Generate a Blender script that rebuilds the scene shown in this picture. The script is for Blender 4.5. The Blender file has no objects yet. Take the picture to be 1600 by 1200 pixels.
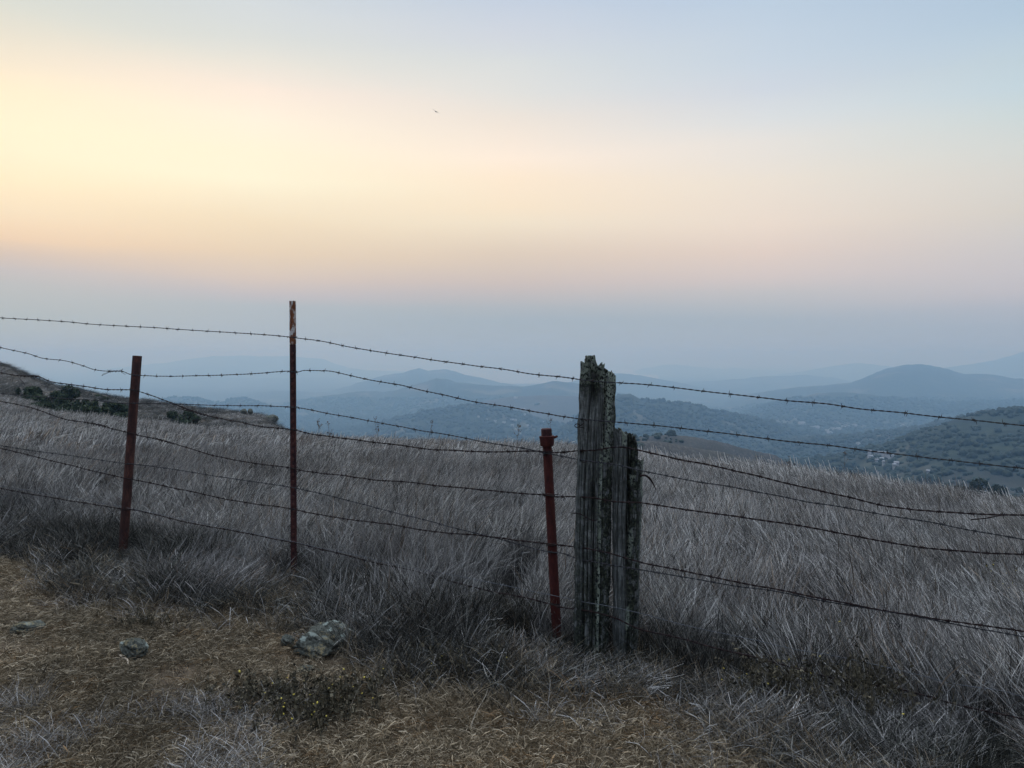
import bpy, bmesh, math, random
import numpy as np
from mathutils import Vector, Matrix, Euler

rng = np.random.default_rng(7)
random.seed(7)
S = bpy.context.scene
COL = S.collection
PI = math.pi
F = 1209.0            # focal length in photo pixels (photo is 1600 x 1200)
HOR = 556.0           # photo row of the eye level
EYE = 1.6


def P(px, row, Y):
    return Vector(((px - 800) / F * Y, Y, EYE - (row - HOR) / F * Y))


def srgb(r, g, b):
    f = lambda c: (c / 255 / 12.92) if c / 255 <= 0.04045 else ((c / 255 + 0.055) / 1.055) ** 2.4
    return (f(r), f(g), f(b), 1.0)


# ------------------------------------------------------------------ noise
def _hash(ix, iy, seed):
    h = (ix.astype(np.int64) * 374761393 + iy.astype(np.int64) * 668265263 + seed * 144269504) & 0xffffffff
    h = ((h ^ (h >> 13)) * 1274126177) & 0xffffffff
    return ((h ^ (h >> 16)) & 0xffffff) / float(0xffffff)


def vnoise(x, y, seed=0):
    x = np.asarray(x, float); y = np.asarray(y, float)
    x, y = np.broadcast_arrays(x, y)
    ix = np.floor(x); iy = np.floor(y)
    fx = x - ix; fy = y - iy
    fx = fx * fx * (3 - 2 * fx); fy = fy * fy * (3 - 2 * fy)
    a = _hash(ix, iy, seed); b = _hash(ix + 1, iy, seed)
    c = _hash(ix, iy + 1, seed); d = _hash(ix + 1, iy + 1, seed)
    return (a + (b - a) * fx) * (1 - fy) + (c + (d - c) * fx) * fy


def fbm(x, y, octv=4, seed=0, gain=0.5):
    s = 0; a = 1; t = 0
    for k in range(octv):
        s = s + a * vnoise(np.asarray(x) * 2 ** k + 17.3 * k, np.asarray(y) * 2 ** k - 9.1 * k, seed + k)
        t += a; a *= gain
    return s / t


def sstep(a, b, x):
    u = np.clip((np.asarray(x, float) - a) / (b - a), 0, 1)
    return u * u * (3 - 2 * u)


def pchip(xs, ys, x):
    xs = np.asarray(xs, float); ys = np.asarray(ys, float)
    h = np.diff(xs); d = np.diff(ys) / h
    m = np.zeros(len(xs)); m[0] = d[0]; m[-1] = d[-1]
    for i in range(1, len(xs) - 1):
        if d[i - 1] * d[i] > 0:
            w1 = 2 * h[i] + h[i - 1]; w2 = h[i] + 2 * h[i - 1]
            m[i] = (w1 + w2) / (w1 / d[i - 1] + w2 / d[i])
    x = np.clip(x, xs[0], xs[-1])
    k = np.clip(np.searchsorted(xs, x, side='right') - 1, 0, len(xs) - 2)
    t = (x - xs[k]) / h[k]
    return ((2 * t ** 3 - 3 * t ** 2 + 1) * ys[k] + (t ** 3 - 2 * t ** 2 + t) * h[k] * m[k]
            + (-2 * t ** 3 + 3 * t ** 2) * ys[k + 1] + (t ** 3 - t ** 2) * h[k] * m[k + 1])


# ------------------------------------------------------------------ mesh helpers
def mesh_np(name, verts, quads=None, tris=None, smooth=True):
    me = bpy.data.meshes.new(name)
    verts = np.asarray(verts, np.float32)
    me.vertices.add(len(verts)); me.vertices.foreach_set('co', verts.ravel())
    idx = []; starts = []; tot = 0
    for arr, n in ((quads, 4), (tris, 3)):
        if arr is None or len(arr) == 0: continue
        arr = np.asarray(arr, np.int32)
        idx.append(arr.ravel()); starts.append(tot + n * np.arange(len(arr))); tot += arr.size
    if idx:
        idx = np.concatenate(idx); starts = np.concatenate(starts)
        me.loops.add(len(idx)); me.loops.foreach_set('vertex_index', idx.astype(np.int32))
        me.polygons.add(len(starts)); me.polygons.foreach_set('loop_start', starts.astype(np.int32))
    me.update(calc_edges=True); me.validate()
    if smooth and len(me.polygons):
        me.polygons.foreach_set('use_smooth', np.ones(len(me.polygons), bool))
    return me


def attr(me, name, vals, typ='FLOAT', dom='POINT'):
    a = me.attributes.new(name, typ, dom)
    key = {'FLOAT': 'value', 'INT': 'value', 'FLOAT_VECTOR': 'vector'}[typ]
    a.data.foreach_set(key, np.asarray(vals, np.int32 if typ == 'INT' else np.float32).ravel())


def link(name, me, mat=None, parent=None, loc=None):
    o = bpy.data.objects.new(name, me); COL.objects.link(o)
    if mat is not None and me is not None and len(me.materials) == 0: me.materials.append(mat)
    if parent is not None: o.parent = parent
    if loc is not None: o.location = loc
    return o


def tag(o, label, cat, group=None, kind=None):
    o['label'] = label; o['category'] = cat
    if group: o['group'] = group
    if kind: o['kind'] = kind
    return o


def thing(name, label, cat, loc=(0, 0, 0), group=None):
    o = bpy.data.objects.new(name, None); COL.objects.link(o); o.location = loc
    o.empty_display_size = 0.2
    return tag(o, label, cat, group)


class MB:
    """collects tubes, boxes and lathes into one mesh"""
    def __init__(self): self.v = []; self.q = []; self.t = []; self.n = 0; self.a = []

    def add(self, v, q=None, t=None, a=0.0):
        v = np.asarray(v, float)
        self.v.append(v)
        if q is not None and len(q): self.q.append(np.asarray(q) + self.n)
        if t is not None and len(t): self.t.append(np.asarray(t) + self.n)
        self.n += len(v); self.a.append(np.full(len(v), a))

    def tube(self, pts, rad, sides=6, cap=True, a=0.0):
        pts = np.asarray(pts, float); n = len(pts)
        rad = np.broadcast_to(np.asarray(rad, float), (n,))
        tan = np.gradient(pts, axis=0)
        tan /= np.linalg.norm(tan, axis=1)[:, None] + 1e-12
        ref = np.array([0, 0, 1.0]) if abs(tan[0][2]) < 0.9 else np.array([1.0, 0, 0])
        N = np.zeros_like(pts); u = np.cross(tan[0], ref); u /= np.linalg.norm(u); N[0] = u
        for i in range(1, n):
            w = N[i - 1] - tan[i] * np.dot(N[i - 1], tan[i]); N[i] = w / (np.linalg.norm(w) + 1e-12)
        B = np.cross(tan, N)
        an = np.arange(sides) * 2 * PI / sides
        v = pts[:, None, :] + rad[:, None, None] * (np.cos(an)[None, :, None] * N[:, None, :] + np.sin(an)[None, :, None] * B[:, None, :])
        i = np.arange(n - 1)[:, None] * sides; k = np.arange(sides)[None, :]; k2 = (k + 1) % sides
        q = np.stack([i + k, i + k2, i + sides + k2, i + sides + k], -1).reshape(-1, 4)
        v = v.reshape(-1, 3); t = []
        if cap:
            v = np.vstack([v, pts[0], pts[-1]]); c0 = n * sides; c1 = c0 + 1
            for kk in range(sides):
                t.append((c0, (kk + 1) % sides, kk)); t.append((c1, (n - 1) * sides + kk, (n - 1) * sides + (kk + 1) % sides))
        self.add(v, q, t, a)

    def box(self, c, s, rot=None, a=0.0, bev=0.0):
        c = np.asarray(c, float); s = np.asarray(s, float) / 2
        if bev > 0:
            bm = bmesh.new(); bmesh.ops.create_cube(bm, size=2)
            for v in bm.verts: v.co = Vector((v.co.x * s[0], v.co.y * s[1], v.co.z * s[2]))
            bmesh.ops.bevel(bm, geom=bm.edges[:], offset=bev, segments=2, affect='EDGES')
            bmesh.ops.triangulate(bm, faces=bm.faces[:]); bm.verts.ensure_lookup_table(); bm.verts.index_update()
            v = np.array([list(x.co) for x in bm.verts]); t = [[x.index for x in f.verts] for f in bm.faces]; bm.free()
            if rot is not None: v = v @ np.asarray(rot).T
            self.add(v + c, None, t, a); return
        v = np.array([[x, y, z] for x in (-1, 1) for y in (-1, 1) for z in (-1, 1)]) * s
        if rot is not None: v = v @ np.asarray(rot).T
        q = [(0, 1, 3, 2), (4, 6, 7, 5), (0, 4, 5, 1), (2, 3, 7, 6), (0, 2, 6, 4), (1, 5, 7, 3)]
        self.add(v + c, q, None, a)

    def lathe(self, prof, sides=24, base=(0, 0, 0), axis=(0, 0, 1), a=0.0):
        prof = np.asarray(prof, float); n = len(prof)
        an = np.arange(sides) * 2 * PI / sides
        v = np.stack([prof[:, 0][:, None] * np.cos(an), prof[:, 0][:, None] * np.sin(an), np.repeat(prof[:, 1][:, None], sides, 1)], -1).reshape(-1, 3)
        R = np.array(Vector((0, 0, 1)).rotation_difference(Vector(axis)).to_matrix())
        v = v @ R.T + np.asarray(base, float)
        i = np.arange(n - 1)[:, None] * sides; k = np.arange(sides)[None, :]; k2 = (k + 1) % sides
        q = np.stack([i + k, i + k2, i + sides + k2, i + sides + k], -1).reshape(-1, 4)
        self.add(v, q, None, a)

    def mesh(self, name, smooth=True):
        me = mesh_np(name, np.vstack(self.v), np.vstack(self.q) if self.q else None, np.vstack(self.t) if self.t else None, smooth)
        attr(me, 'tint', np.concatenate(self.a))
        return me


def sharp(me, ang=35):
    if hasattr(me, 'set_sharp_from_angle'): me.set_sharp_from_angle(angle=math.radians(ang))
    return me


# ------------------------------------------------------------------ material helpers
def newmat(name):
    m = bpy.data.materials.new(name); m.use_nodes = True
    nt = m.node_tree; b = nt.nodes['Principled BSDF']
    return m, nt, nt.nodes, nt.links, b


def nd(nt, typ, **kw):
    n = nt.nodes.new(typ)
    for k, v in kw.items():
        if k.startswith('i_'):
            key = k[2:]
            n.inputs[int(key) if key.isdigit() else key].default_value = v
        else: setattr(n, k, v)
    return n


def noise(nt, vec, scale, detail=4, rough=0.55, dist=0.0):
    n = nd(nt, 'ShaderNodeTexNoise'); n.inputs['Scale'].default_value = scale
    n.inputs['Detail'].default_value = detail; n.inputs['Roughness'].default_value = rough
    n.inputs['Distortion'].default_value = dist
    if vec is not None: nt.links.new(vec, n.inputs['Vector'])
    return n.outputs['Fac']


def ramp(nt, fac, stops, interp='LINEAR'):
    r = nd(nt, 'ShaderNodeValToRGB'); cr = r.color_ramp; cr.interpolation = interp
    while len(cr.elements) < len(stops): cr.elements.new(0.5)
    for e, (p, c) in zip(cr.elements, stops):
        e.position = p; e.color = c if len(c) == 4 else (*c, 1)
    nt.links.new(fac, r.inputs['Fac'])
    return r.outputs['Color']


def mixc(nt, fac, a, b, mode='MIX'):
    m = nd(nt, 'ShaderNodeMix', data_type='RGBA', blend_type=mode)
    for sock, v in ((m.inputs[0], fac), (m.inputs[6], a), (m.inputs[7], b)):
        if isinstance(v, (int, float)): sock.default_value = v
        elif isinstance(v, (tuple, list)): sock.default_value = v if len(v) == 4 else (*v, 1)
        else: nt.links.new(v, sock)
    return m.outputs[2]


def mth(nt, op, a, b=None, c=None, clamp=False):
    m = nd(nt, 'ShaderNodeMath', operation=op); m.use_clamp = clamp
    for i, v in enumerate((a, b, c)):
        if v is None: continue
        if isinstance(v, (int, float)): m.inputs[i].default_value = v
        else: nt.links.new(v, m.inputs[i])
    return m.outputs[0]


def rng_map(nt, v, a, b, c=0.0, d=1.0, smooth=True):
    m = nd(nt, 'ShaderNodeMapRange', interpolation_type='SMOOTHSTEP' if smooth else 'LINEAR')
    nt.links.new(v, m.inputs[0])
    for i, x in zip((1, 2, 3, 4), (a, b, c, d)): m.inputs[i].default_value = x
    return m.outputs[0]


def attrib(nt, name):
    a = nd(nt, 'ShaderNodeAttribute'); a.attribute_name = name
    return a.outputs['Fac']


def scaled(nt, vec, s):
    m = nd(nt, 'ShaderNodeMapping'); m.inputs['Scale'].default_value = s
    nt.links.new(vec, m.inputs['Vector']); return m.outputs[0]


def bump(nt, b, h, strength=0.5, dist=0.01):
    n = nd(nt, 'ShaderNodeBump'); n.inputs['Strength'].default_value = strength; n.inputs['Distance'].default_value = dist
    nt.links.new(h, n.inputs['Height']); nt.links.new(n.outputs[0], b.inputs['Normal'])


def geopos(nt): return nd(nt, 'ShaderNodeNewGeometry').outputs['Position']
def objco(nt): return nd(nt, 'ShaderNodeTexCoord').outputs['Object']


# ------------------------------------------------------------------ terrain
BACK = ([0, 10, 30, 100, 170], [0, 0.05, 0.2, -3, -18])
TAB = [  # photo column, depths, ground heights
    (-300, [0, 6, 12, 25, 45, 70, 110, 170], [0, .02, -.1, .2, 1.4, 3.6, 2.6, -14]),
    (0,   [0, 6, 12, 25, 45, 75, 110, 170], [0, -.02, -.22, -.62, -.95, .75, -2.5, -22]),
    (100, [0, 6, 12, 25, 45, 78, 110, 170], [0, -.02, -.25, -.75, -1.9, -1.75, -4, -24]),
    (200, [0, 6, 12, 25, 45, 60, 85, 110, 170], [0, -.02, -.27, -.95, -2.4, -3.1, -3.2, -6, -26]),
    (330, [0, 6, 12, 22, 45, 65, 85, 110, 170], [0, -.02, -.28, -.92, -3.0, -3.9, -4.35, -8.5, -29]),
    (410, [0, 6, 12, 21, 45, 65, 85, 110, 170], [0, -.02, -.29, -.88, -3.2, -4.6, -4.9, -10, -31]),
    (450, [0, 6, 12, 20, 45, 65, 85, 110, 170], [0, -.02, -.29, -.84, -3.5, -5.3, -6.7, -13, -33]),
    (500, [0, 6, 12, 20, 35, 60, 100, 170], [0, -.02, -.32, -.92, -3.0, -8.0, -17, -35]),
    (850, [0, 4.5, 10, 19, 35, 60, 100, 170], [0, -.02, -.28, -.97, -3.4, -9.5, -19, -37]),
    (1200, [0, 3.6, 8, 16, 30, 60, 100, 170], [0, -.08, -.40, -1.05, -3.9, -11, -21, -40]),
    (1600, [0, 3, 6, 12, 20, 40, 100, 170], [0, -.16, -.48, -1.07, -2.7, -8.5, -24, -42]),
    (1900, [0, 3, 6, 10, 20, 40, 100, 170], [0, -.2, -.5, -1.0, -3.5, -10, -26, -45]),
]
VALL = ([100, 170, 420, 800, 1500, 2500, 5000, 9000, 40000], [-22, -38, -92, -138, -180, -214, -240, -256, -262])
# distance, half width, grassiness, skyline as (photo column, row)
RIDGES = [
    (260, 62, .8, [(700, 800), (780, 740), (850, 714), (900, 702), (940, 693), (1000, 689), (1040, 692), (1090, 703), (1130, 708), (1180, 722), (1230, 745), (1300, 800)]),
    (430, 75, .62, [(800, 760), (900, 705), (960, 690), (1000, 683), (1040, 679), (1075, 681), (1110, 687), (1150, 698), (1213, 714), (1250, 740), (1300, 790)]),
    (700, 320, 0, [(1020, 800), (1120, 765), (1220, 738), (1320, 716), (1390, 696), (1440, 674), (1490, 656), (1520, 650), (1560, 643), (1600, 640), (1700, 630), (1900, 610), (2300, 600)]),
    (1250, 350, .05, [(1000, 790), (1080, 745), (1150, 715), (1250, 695), (1350, 685), (1430, 674), (1490, 658), (1540, 648), (1600, 644), (1800, 640), (2300, 640)]),
    (1600, 420, .1, [(700, 720), (820, 720), (870, 680), (910, 650), (940, 630), (965, 617), (985, 616), (1000, 624), (1040, 629), (1080, 632), (1110, 643), (1160, 654), (1200, 664), (1260, 684), (1330, 705), (1400, 740), (1480, 790)]),
    (1900, 330, .15, [(500, 700), (560, 676), (620, 655), (660, 643), (717, 633), (748, 631), (790, 638), (822, 648), (880, 664), (940, 700)]),
    (2350, 450, .75, [(500, 700), (600, 672), (640, 660), (662, 649), (712, 636), (760, 627), (800, 621), (850, 619), (900, 620), (930, 626), (980, 640), (1040, 668), (1100, 710)]),
    (2700, 400, .2, [(150, 660), (230, 632), (260, 623), (281, 620), (310, 621), (331, 627), (345, 629), (362, 623), (380, 621), (406, 628), (440, 641), (480, 665)]),
    (2600, 700, .05, [(1100, 690), (1180, 640), (1230, 623), (1280, 614), (1330, 613), (1400, 622), (1480, 630), (1560, 628), (1700, 620), (2200, 610)]),
    (3300, 700, .2, [(250, 665), (300, 652), (400, 640), (440, 634), (462, 627), (520, 617), (569, 611), (600, 613), (640, 604), (662, 597), (681, 590), (700, 593), (712, 597), (760, 602), (815, 604), (862, 596), (885, 597), (920, 603), (960, 612), (1010, 626), (1080, 655)]),
    (3700, 900, 0, [(1100, 645), (1150, 626), (1200, 613), (1250, 605), (1300, 600), (1330, 597), (1350, 590), (1380, 578), (1400, 572), (1430, 569), (1455, 571), (1480, 577), (1505, 584), (1540, 584), (1580, 590), (1620, 595), (1750, 612)]),
    (4500, 700, .3, [(300, 640), (345, 625), (390, 617), (430, 613), (470, 612), (520, 616), (600, 627), (700, 650)]),
    (5000, 800, .2, [(480, 625), (560, 598), (600, 586), (630, 582), (641, 578), (655, 575), (669, 580), (681, 578), (697, 577), (712, 580), (728, 586), (750, 591), (775, 597), (806, 603), (860, 615)]),
    (5300, 800, .2, [(830, 620), (880, 600), (920, 589), (963, 583), (998, 587), (1022, 591), (1060, 598), (1120, 610), (1200, 630)]),
    (6600, 900, .2, [(1020, 612), (1080, 598), (1150, 592), (1200, 588), (1250, 586), (1300, 590), (1340, 600), (1400, 620)]),
    (8000, 1700, .2, [(1380, 596), (1440, 581), (1480, 574), (1520, 569), (1560, 561), (1600, 549), (1700, 548), (1900, 549), (2300, 551)]),
    (9500, 1300, .2, [(1150, 600), (1180, 592), (1220, 584), (1260, 580), (1300, 573), (1330, 568), (1360, 568), (1400, 574), (1450, 588)]),
    (10500, 2300, .3, [(-600, 600), (0, 597), (60, 593), (100, 590), (130, 586), (150, 581), (180, 575), (220, 571), (260, 567), (300, 561), (330, 557), (360, 556), (400, 556), (460, 557), (500, 560), (515, 564), (530, 571), (550, 576), (600, 580), (640, 583), (700, 592)]),
    (12500, 1500, .2, [(960, 590), (985, 582), (1000, 577), (1035, 570), (1060, 570), (1090, 573), (1120, 577), (1150, 575), (1180, 578), (1220, 580), (1300, 584)]),
]
TC = np.array([(c[0] - 800) / F for c in TAB])


def height(x, y, want_mask=False):
    x = np.asarray(x, float); y = np.asarray(y, float)
    th = np.arctan2(x, y); r = np.hypot(x, y)
    lim = math.radians(50)
    tc = np.tan(np.clip(th, -lim, lim)); Y = r * np.cos(np.minimum(np.abs(th), lim))
    px = tc * F + 800
    # near field
    zs = np.stack([pchip(c[1], c[2], np.minimum(Y, 169.9)) for c in TAB], 0)
    k = np.clip(np.searchsorted(TC, tc, side='right') - 1, 0, len(TC) - 2)
    u = np.clip((tc - TC[k]) / (TC[k + 1] - TC[k]), 0, 1); u = u * u * (3 - 2 * u) * .5 + u * .5
    zn = np.take_along_axis(zs, k[None], 0)[0] * (1 - u) + np.take_along_axis(zs, (k + 1)[None], 0)[0] * u
    zb = pchip(BACK[0], BACK[1], np.minimum(r, 169.9))
    wb = sstep(55, 130, np.degrees(np.abs(th)))
    zn = zn * (1 - wb) + zb * wb
    amp = .05 * sstep(2, 8, r) + .12 * sstep(8, 60, r)
    zn = zn + (fbm(x / 1.7, y / 1.7, 3, 3) - .5) * amp + (fbm(x / .33, y / .33, 3, 4) - .5) * .05
    # far hills
    zv = pchip(VALL[0], VALL[1], np.maximum(Y, 100))
    zv = zv + (fbm(x / 420, y / 420, 4, 11) - .5) * 34 * sstep(170, 1200, Y) * (1 - .7 * sstep(3500, 7000, Y))
    zf = zv.copy(); gm = np.full(zf.shape, .12)
    wfr = 1 - sstep(55, 90, np.degrees(np.abs(th)))
    gul = fbm(x / 260, y / 260, 5, 21)
    gul2 = fbm(x / 900, y / 900, 5, 31)
    for D, W, g, prof in RIDGES:
        a = np.array(prof, float)
        rows = np.interp(px, a[:, 0], a[:, 1], left=a[0, 1] + 0, right=a[-1, 1])
        rows = rows + (fbm(px / 14.0, px * 0 + D * .01, 3, int(D) % 97) - .5) * (2.4 if g < .7 else 1.0)
        zc = EYE - (rows - HOR) / F * D
        zbase = np.interp(D, VALL[0], VALL[1]) - 10
        Dm = D * (1 + .06 * (fbm(px / 120., px * 0, 2, int(D) % 53) - .5))
        uu = (Y - Dm) / W
        f = np.exp(-np.abs(uu) ** 1.7 * 1.15)
        h = zv + (zc - zv) * f
        A = np.maximum(zc - zbase, 0)
        gl = gul if D < 3000 else gul2
        h = h + (gl - .62) * A * 1.15 * np.clip(1 - f, 0, 1) * f * 2
        h = zv + (h - zv) * wfr
        m = h > zf
        gm = np.where(m, g, gm); zf = np.where(m, h, zf)
    wn = sstep(125, 185, Y)
    z = zn * (1 - wn) + zf * wn
    if want_mask: return z, gm, wn
    return z


def hit(px, row, y0=2.0, y1=12000.0, n=2600):
    Ys = np.geomspace(y0, y1, n)
    x = (px - 800) / F * Ys
    zr = EYE - (row - HOR) / F * Ys
    zz = height(x, Ys)
    b = np.nonzero(zr <= zz)[0]
    i = b[0] if len(b) else n - 1
    return Vector((x[i], Ys[i], zz[i]))


def z_at(x, y): return float(height(np.array([x]), np.array([y]))[0])


# boundary between the trampled verge and the tall grass (photo rows of the tall grass' foot)
EDGE = np.array([(-500, 830), (-200, 850), (0, 872), (120, 885), (260, 915), (450, 955), (560, 985), (650, 1025), (760, 1045), (850, 1062), (1000, 1100), (1100, 1130), (1200, 1160), (1300, 1200), (1450, 1300), (1700, 1500)], float)


def tall_mask(x, y):
    """metres beyond the foot of the tall grass (negative on the verge)"""
    px = x / np.maximum(y, .3) * F + 800
    rowb = np.interp(px, EDGE[:, 0], EDGE[:, 1])
    Yb = EYE * F / (rowb - HOR)
    return y - Yb + (fbm(x / .75, y / .75, 4, 61) - .5) * 1.5


def polar(r0, r1, nr, th_f, inner=False):
    rr = np.geomspace(r0, r1, nr)
    T, R = np.meshgrid(th_f, rr)
    x = np.sin(T) * R; y = np.cos(T) * R
    n = len(th_f)
    i = np.arange(nr - 1)[:, None] * n; k = np.arange(n)[None, :]; k2 = (k + 1) % n
    q = np.stack([i + k, i + n + k, i + n + k2, i + k2], -1).reshape(-1, 4)
    return x.ravel(), y.ravel(), q


th_all = np.radians(np.concatenate([np.arange(-180, -46, 3.0), np.arange(-46, 46, .09), np.arange(46, 180, 3.0)]))

# ------------------------------------------------------------------ materials
def ground_material():
    m, nt, N, L, b = newmat('ground_soil_and_grass')
    p = geopos(nt)
    tall = attrib(nt, 'tall'); forest = attrib(nt, 'forest'); far = attrib(nt, 'far')
    n1 = noise(nt, p, 2.2, 6, .6); n2 = noise(nt, p, 23, 5, .65); n3 = noise(nt, p, .35, 4)
    verge = ramp(nt, n1, [(.3, (.03, .025, .020)), (.5, (.075, .055, .037)), (.62, (.075, .055, .036)), (.75, (.05, .042, .034))])
    verge = mixc(nt, .55, verge, ramp(nt, n2, [(.3, (.02, .016, .012)), (.55, (.12, .09, .055)), (.75, (.26, .2, .13))]))
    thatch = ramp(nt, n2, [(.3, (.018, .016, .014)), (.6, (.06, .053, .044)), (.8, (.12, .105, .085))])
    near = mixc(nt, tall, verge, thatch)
    # open hillside grass seen from afar
    ps = scaled(nt, p, (1, .35, 1))
    h1 = noise(nt, ps, 1.1, 8, .68); h2 = noise(nt, p, .06, 5, .6); h3 = noise(nt, p, .012, 5, .6)
    hill = ramp(nt, h1, [(.3, (.022, .021, .018)), (.5, (.052, .048, .041)), (.7, (.115, .102, .085))])
    hill = mixc(nt, rng_map(nt, h2, .42, .62, 0, .8), hill, (.04, .038, .029))
    hill = mixc(nt, rng_map(nt, h3, .5, .75, 0, .6), hill, (.075, .068, .05))
    near = mixc(nt, far, near, hill)
    # woods on the far hills
    w1 = noise(nt, p, .035, 6, .7); w2 = noise(nt, p, .006, 5, .6)
    wood = ramp(nt, w1, [(.32, (.008, .012, .009)), (.52, (.02, .028, .018)), (.7, (.045, .052, .03))])
    wood = mixc(nt, rng_map(nt, w2, .53, .66, 0, .6), wood, (.13, .11, .075))
    col = mixc(nt, forest, near, wood)
    L.new(col, b.inputs['Base Color']); b.inputs['Roughness'].default_value = .95
    b.inputs['Specular IOR Level'].default_value = .1
    bump(nt, b, n2, .6, .02)
    return m


def grass_material(name, cols, patch, trans=.25):
    """cols: dark, mid, pale straw; patch: tint of wide drifts"""
    m, nt, N, L, b = newmat(name)
    t = attrib(nt, 'tint'); oi = nd(nt, 'ShaderNodeObjectInfo').outputs['Random']
    p = geopos(nt)
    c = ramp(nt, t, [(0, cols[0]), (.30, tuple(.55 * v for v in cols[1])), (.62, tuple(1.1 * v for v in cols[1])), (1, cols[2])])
    c = mixc(nt, rng_map(nt, oi, 0, 1, 0, .45), c, mixc(nt, 1.0, c, (.6, .58, .56), 'MULTIPLY'))
    drift = noise(nt, p, .7, 4, .6)
    c = mixc(nt, rng_map(nt, drift, .42, .68, 0, .75), c, mixc(nt, 1.0, c, patch, 'MULTIPLY'))
    c = mixc(nt, rng_map(nt, oi, .86, .94, 0, .8), c, mixc(nt, 1.0, c, (.74, .56, .40), 'MULTIPLY'))
    d = nd(nt, 'ShaderNodeBsdfDiffuse'); tr = nd(nt, 'ShaderNodeBsdfTranslucent'); mx = nd(nt, 'ShaderNodeMixShader')
    mx.inputs[0].default_value = trans
    L.new(c, d.inputs[0]); L.new(c, tr.inputs[0]); L.new(d.outputs[0], mx.inputs[1]); L.new(tr.outputs[0], mx.inputs[2])
    L.new(mx.outputs[0], N['Material Output'].inputs[0]); N.remove(b)
    return m


def wood_material():
    m, nt, N, L, b = newmat('weathered_wood')
    o = objco(nt)
    s = scaled(nt, o, (34, 34, 2.0)); g = noise(nt, s, 2.2, 8, .7, 1.1)
    s2 = scaled(nt, o, (120, 120, 7)); g2 = noise(nt, s2, 1.6, 5, .6)
    base = ramp(nt, g, [(.30, (.006, .006, .006)), (.42, (.030, .031, .028)), (.54, (.145, .152, .140)), (.68, (.38, .40, .37))])
    base = mixc(nt, .4, base, ramp(nt, g2, [(.35, (.010, .010, .009)), (.6, (.28, .29, .27))]), 'MIX')
    crev = attrib(nt, 'crevice'); lic = attrib(nt, 'lichen'); mos = attrib(nt, 'moss')
    base = mixc(nt, crev, base, (.008, .007, .007))
    n3 = noise(nt, o, 26, 6, .7); n4 = noise(nt, o, 70, 4, .6); n5 = noise(nt, o, 9, 4, .6)
    moss = mth(nt, 'MULTIPLY', rng_map(nt, n3, .40, .50), mos, clamp=True)
    base = mixc(nt, moss, base, ramp(nt, n4, [(.35, (.010, .011, .009)), (.55, (.035, .040, .028)), (.72, (.11, .125, .08))]))
    l = mth(nt, 'MULTIPLY', rng_map(nt, n4, .45, .52), rng_map(nt, mth(nt, 'ADD', lic, mth(nt, 'MULTIPLY', n5, .6)), .60, .82), clamp=True)
    base = mixc(nt, l, base, ramp(nt, n3, [(.35, (.12, .14, .10)), (.55, (.25, .28, .215)), (.75, (.42, .45, .38))]))
    L.new(base, b.inputs['Base Color']); b.inputs['Roughness'].default_value = .92
    b.inputs['Specular IOR Level'].default_value = .15
    bump(nt, b, mth(nt, 'ADD', g, mth(nt, 'MULTIPLY', g2, .5)), .9, .006)
    return m


def rust_material(name, dark, mid, lite, pale=None, scale=1.0):
    m, nt, N, L, b = newmat(name)
    o = objco(nt)
    n1 = noise(nt, scaled(nt, o, (1, 1, .35)), 45 * scale, 6, .7); n2 = noise(nt, o, 190 * scale, 4, .6)
    c = ramp(nt, n1, [(.3, dark), (.5, mid), (.72, lite)])
    c = mixc(nt, .4, c, mixc(nt, 1.0, c, ramp(nt, n2, [(.3, (.35, .35, .35)), (.7, (1.5, 1.4, 1.3))]), 'MULTIPLY'))
    if pale:
        n3 = noise(nt, scaled(nt, o, (1, 1, .3)), 60, 5, .75)
        c = mixc(nt, rng_map(nt, n3, .5, .56), c, pale)
    L.new(c, b.inputs['Base Color']); b.inputs['Roughness'].default_value = .8
    b.inputs['Specular IOR Level'].default_value = .25
    bump(nt, b, n2, .5, .002)
    return m


def rock_material():
    m, nt, N, L, b = newmat('lichen_rock')
    o = geopos(nt)
    n1 = noise(nt, o, 14, 6, .65); n2 = noise(nt, o, 60, 5, .65)
    c = ramp(nt, n1, [(.3, (.016, .017, .013)), (.5, (.062, .066, .052)), (.7, (.14, .145, .118))])
    c = mixc(nt, .5, c, ramp(nt, n2, [(.35, (.012, .012, .010)), (.65, (.15, .155, .128))]))
    v = nd(nt, 'ShaderNodeTexVoronoi'); v.inputs['Scale'].default_value = 17
    vp = mixc(nt, .025, o, nd(nt, 'ShaderNodeTexNoise', i_Scale=40.0).outputs['Color']); L.new(vp, v.inputs['Vector'])
    spot = rng_map(nt, v.outputs['Distance'], .42, .30)
    sep = nd(nt, 'ShaderNodeSeparateColor'); L.new(v.outputs['Color'], sep.inputs[0])
    spot = mth(nt, 'MULTIPLY', spot, rng_map(nt, sep.outputs[0], .42, .52))
    c = mixc(nt, mth(nt, 'MULTIPLY', spot, .9), c, (.24, .27, .23))
    ring = mth(nt, 'MULTIPLY', rng_map(nt, sep.outputs[1], .6, .7), rng_map(nt, n2, .48, .58))
    c = mixc(nt, mth(nt, 'MULTIPLY', ring, .6), c, (.22, .17, .08))
    L.new(c, b.inputs['Base Color']); b.inputs['Roughness'].default_value = .95; b.inputs['Specular IOR Level'].default_value = .05
    bump(nt, b, mth(nt, 'ADD', n1, n2), .8, .012)
    return m


def leaf_material(name, a, bcol, c3):
    m, nt, N, L, b = newmat(name)
    t = attrib(nt, 'tint')
    c = ramp(nt, t, [(0, a), (.55, bcol), (1, c3)])
    L.new(c, b.inputs['Base Color']); b.inputs['Roughness'].default_value = .8
    b.inputs['Specular IOR Level'].default_value = .2
    return m


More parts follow.
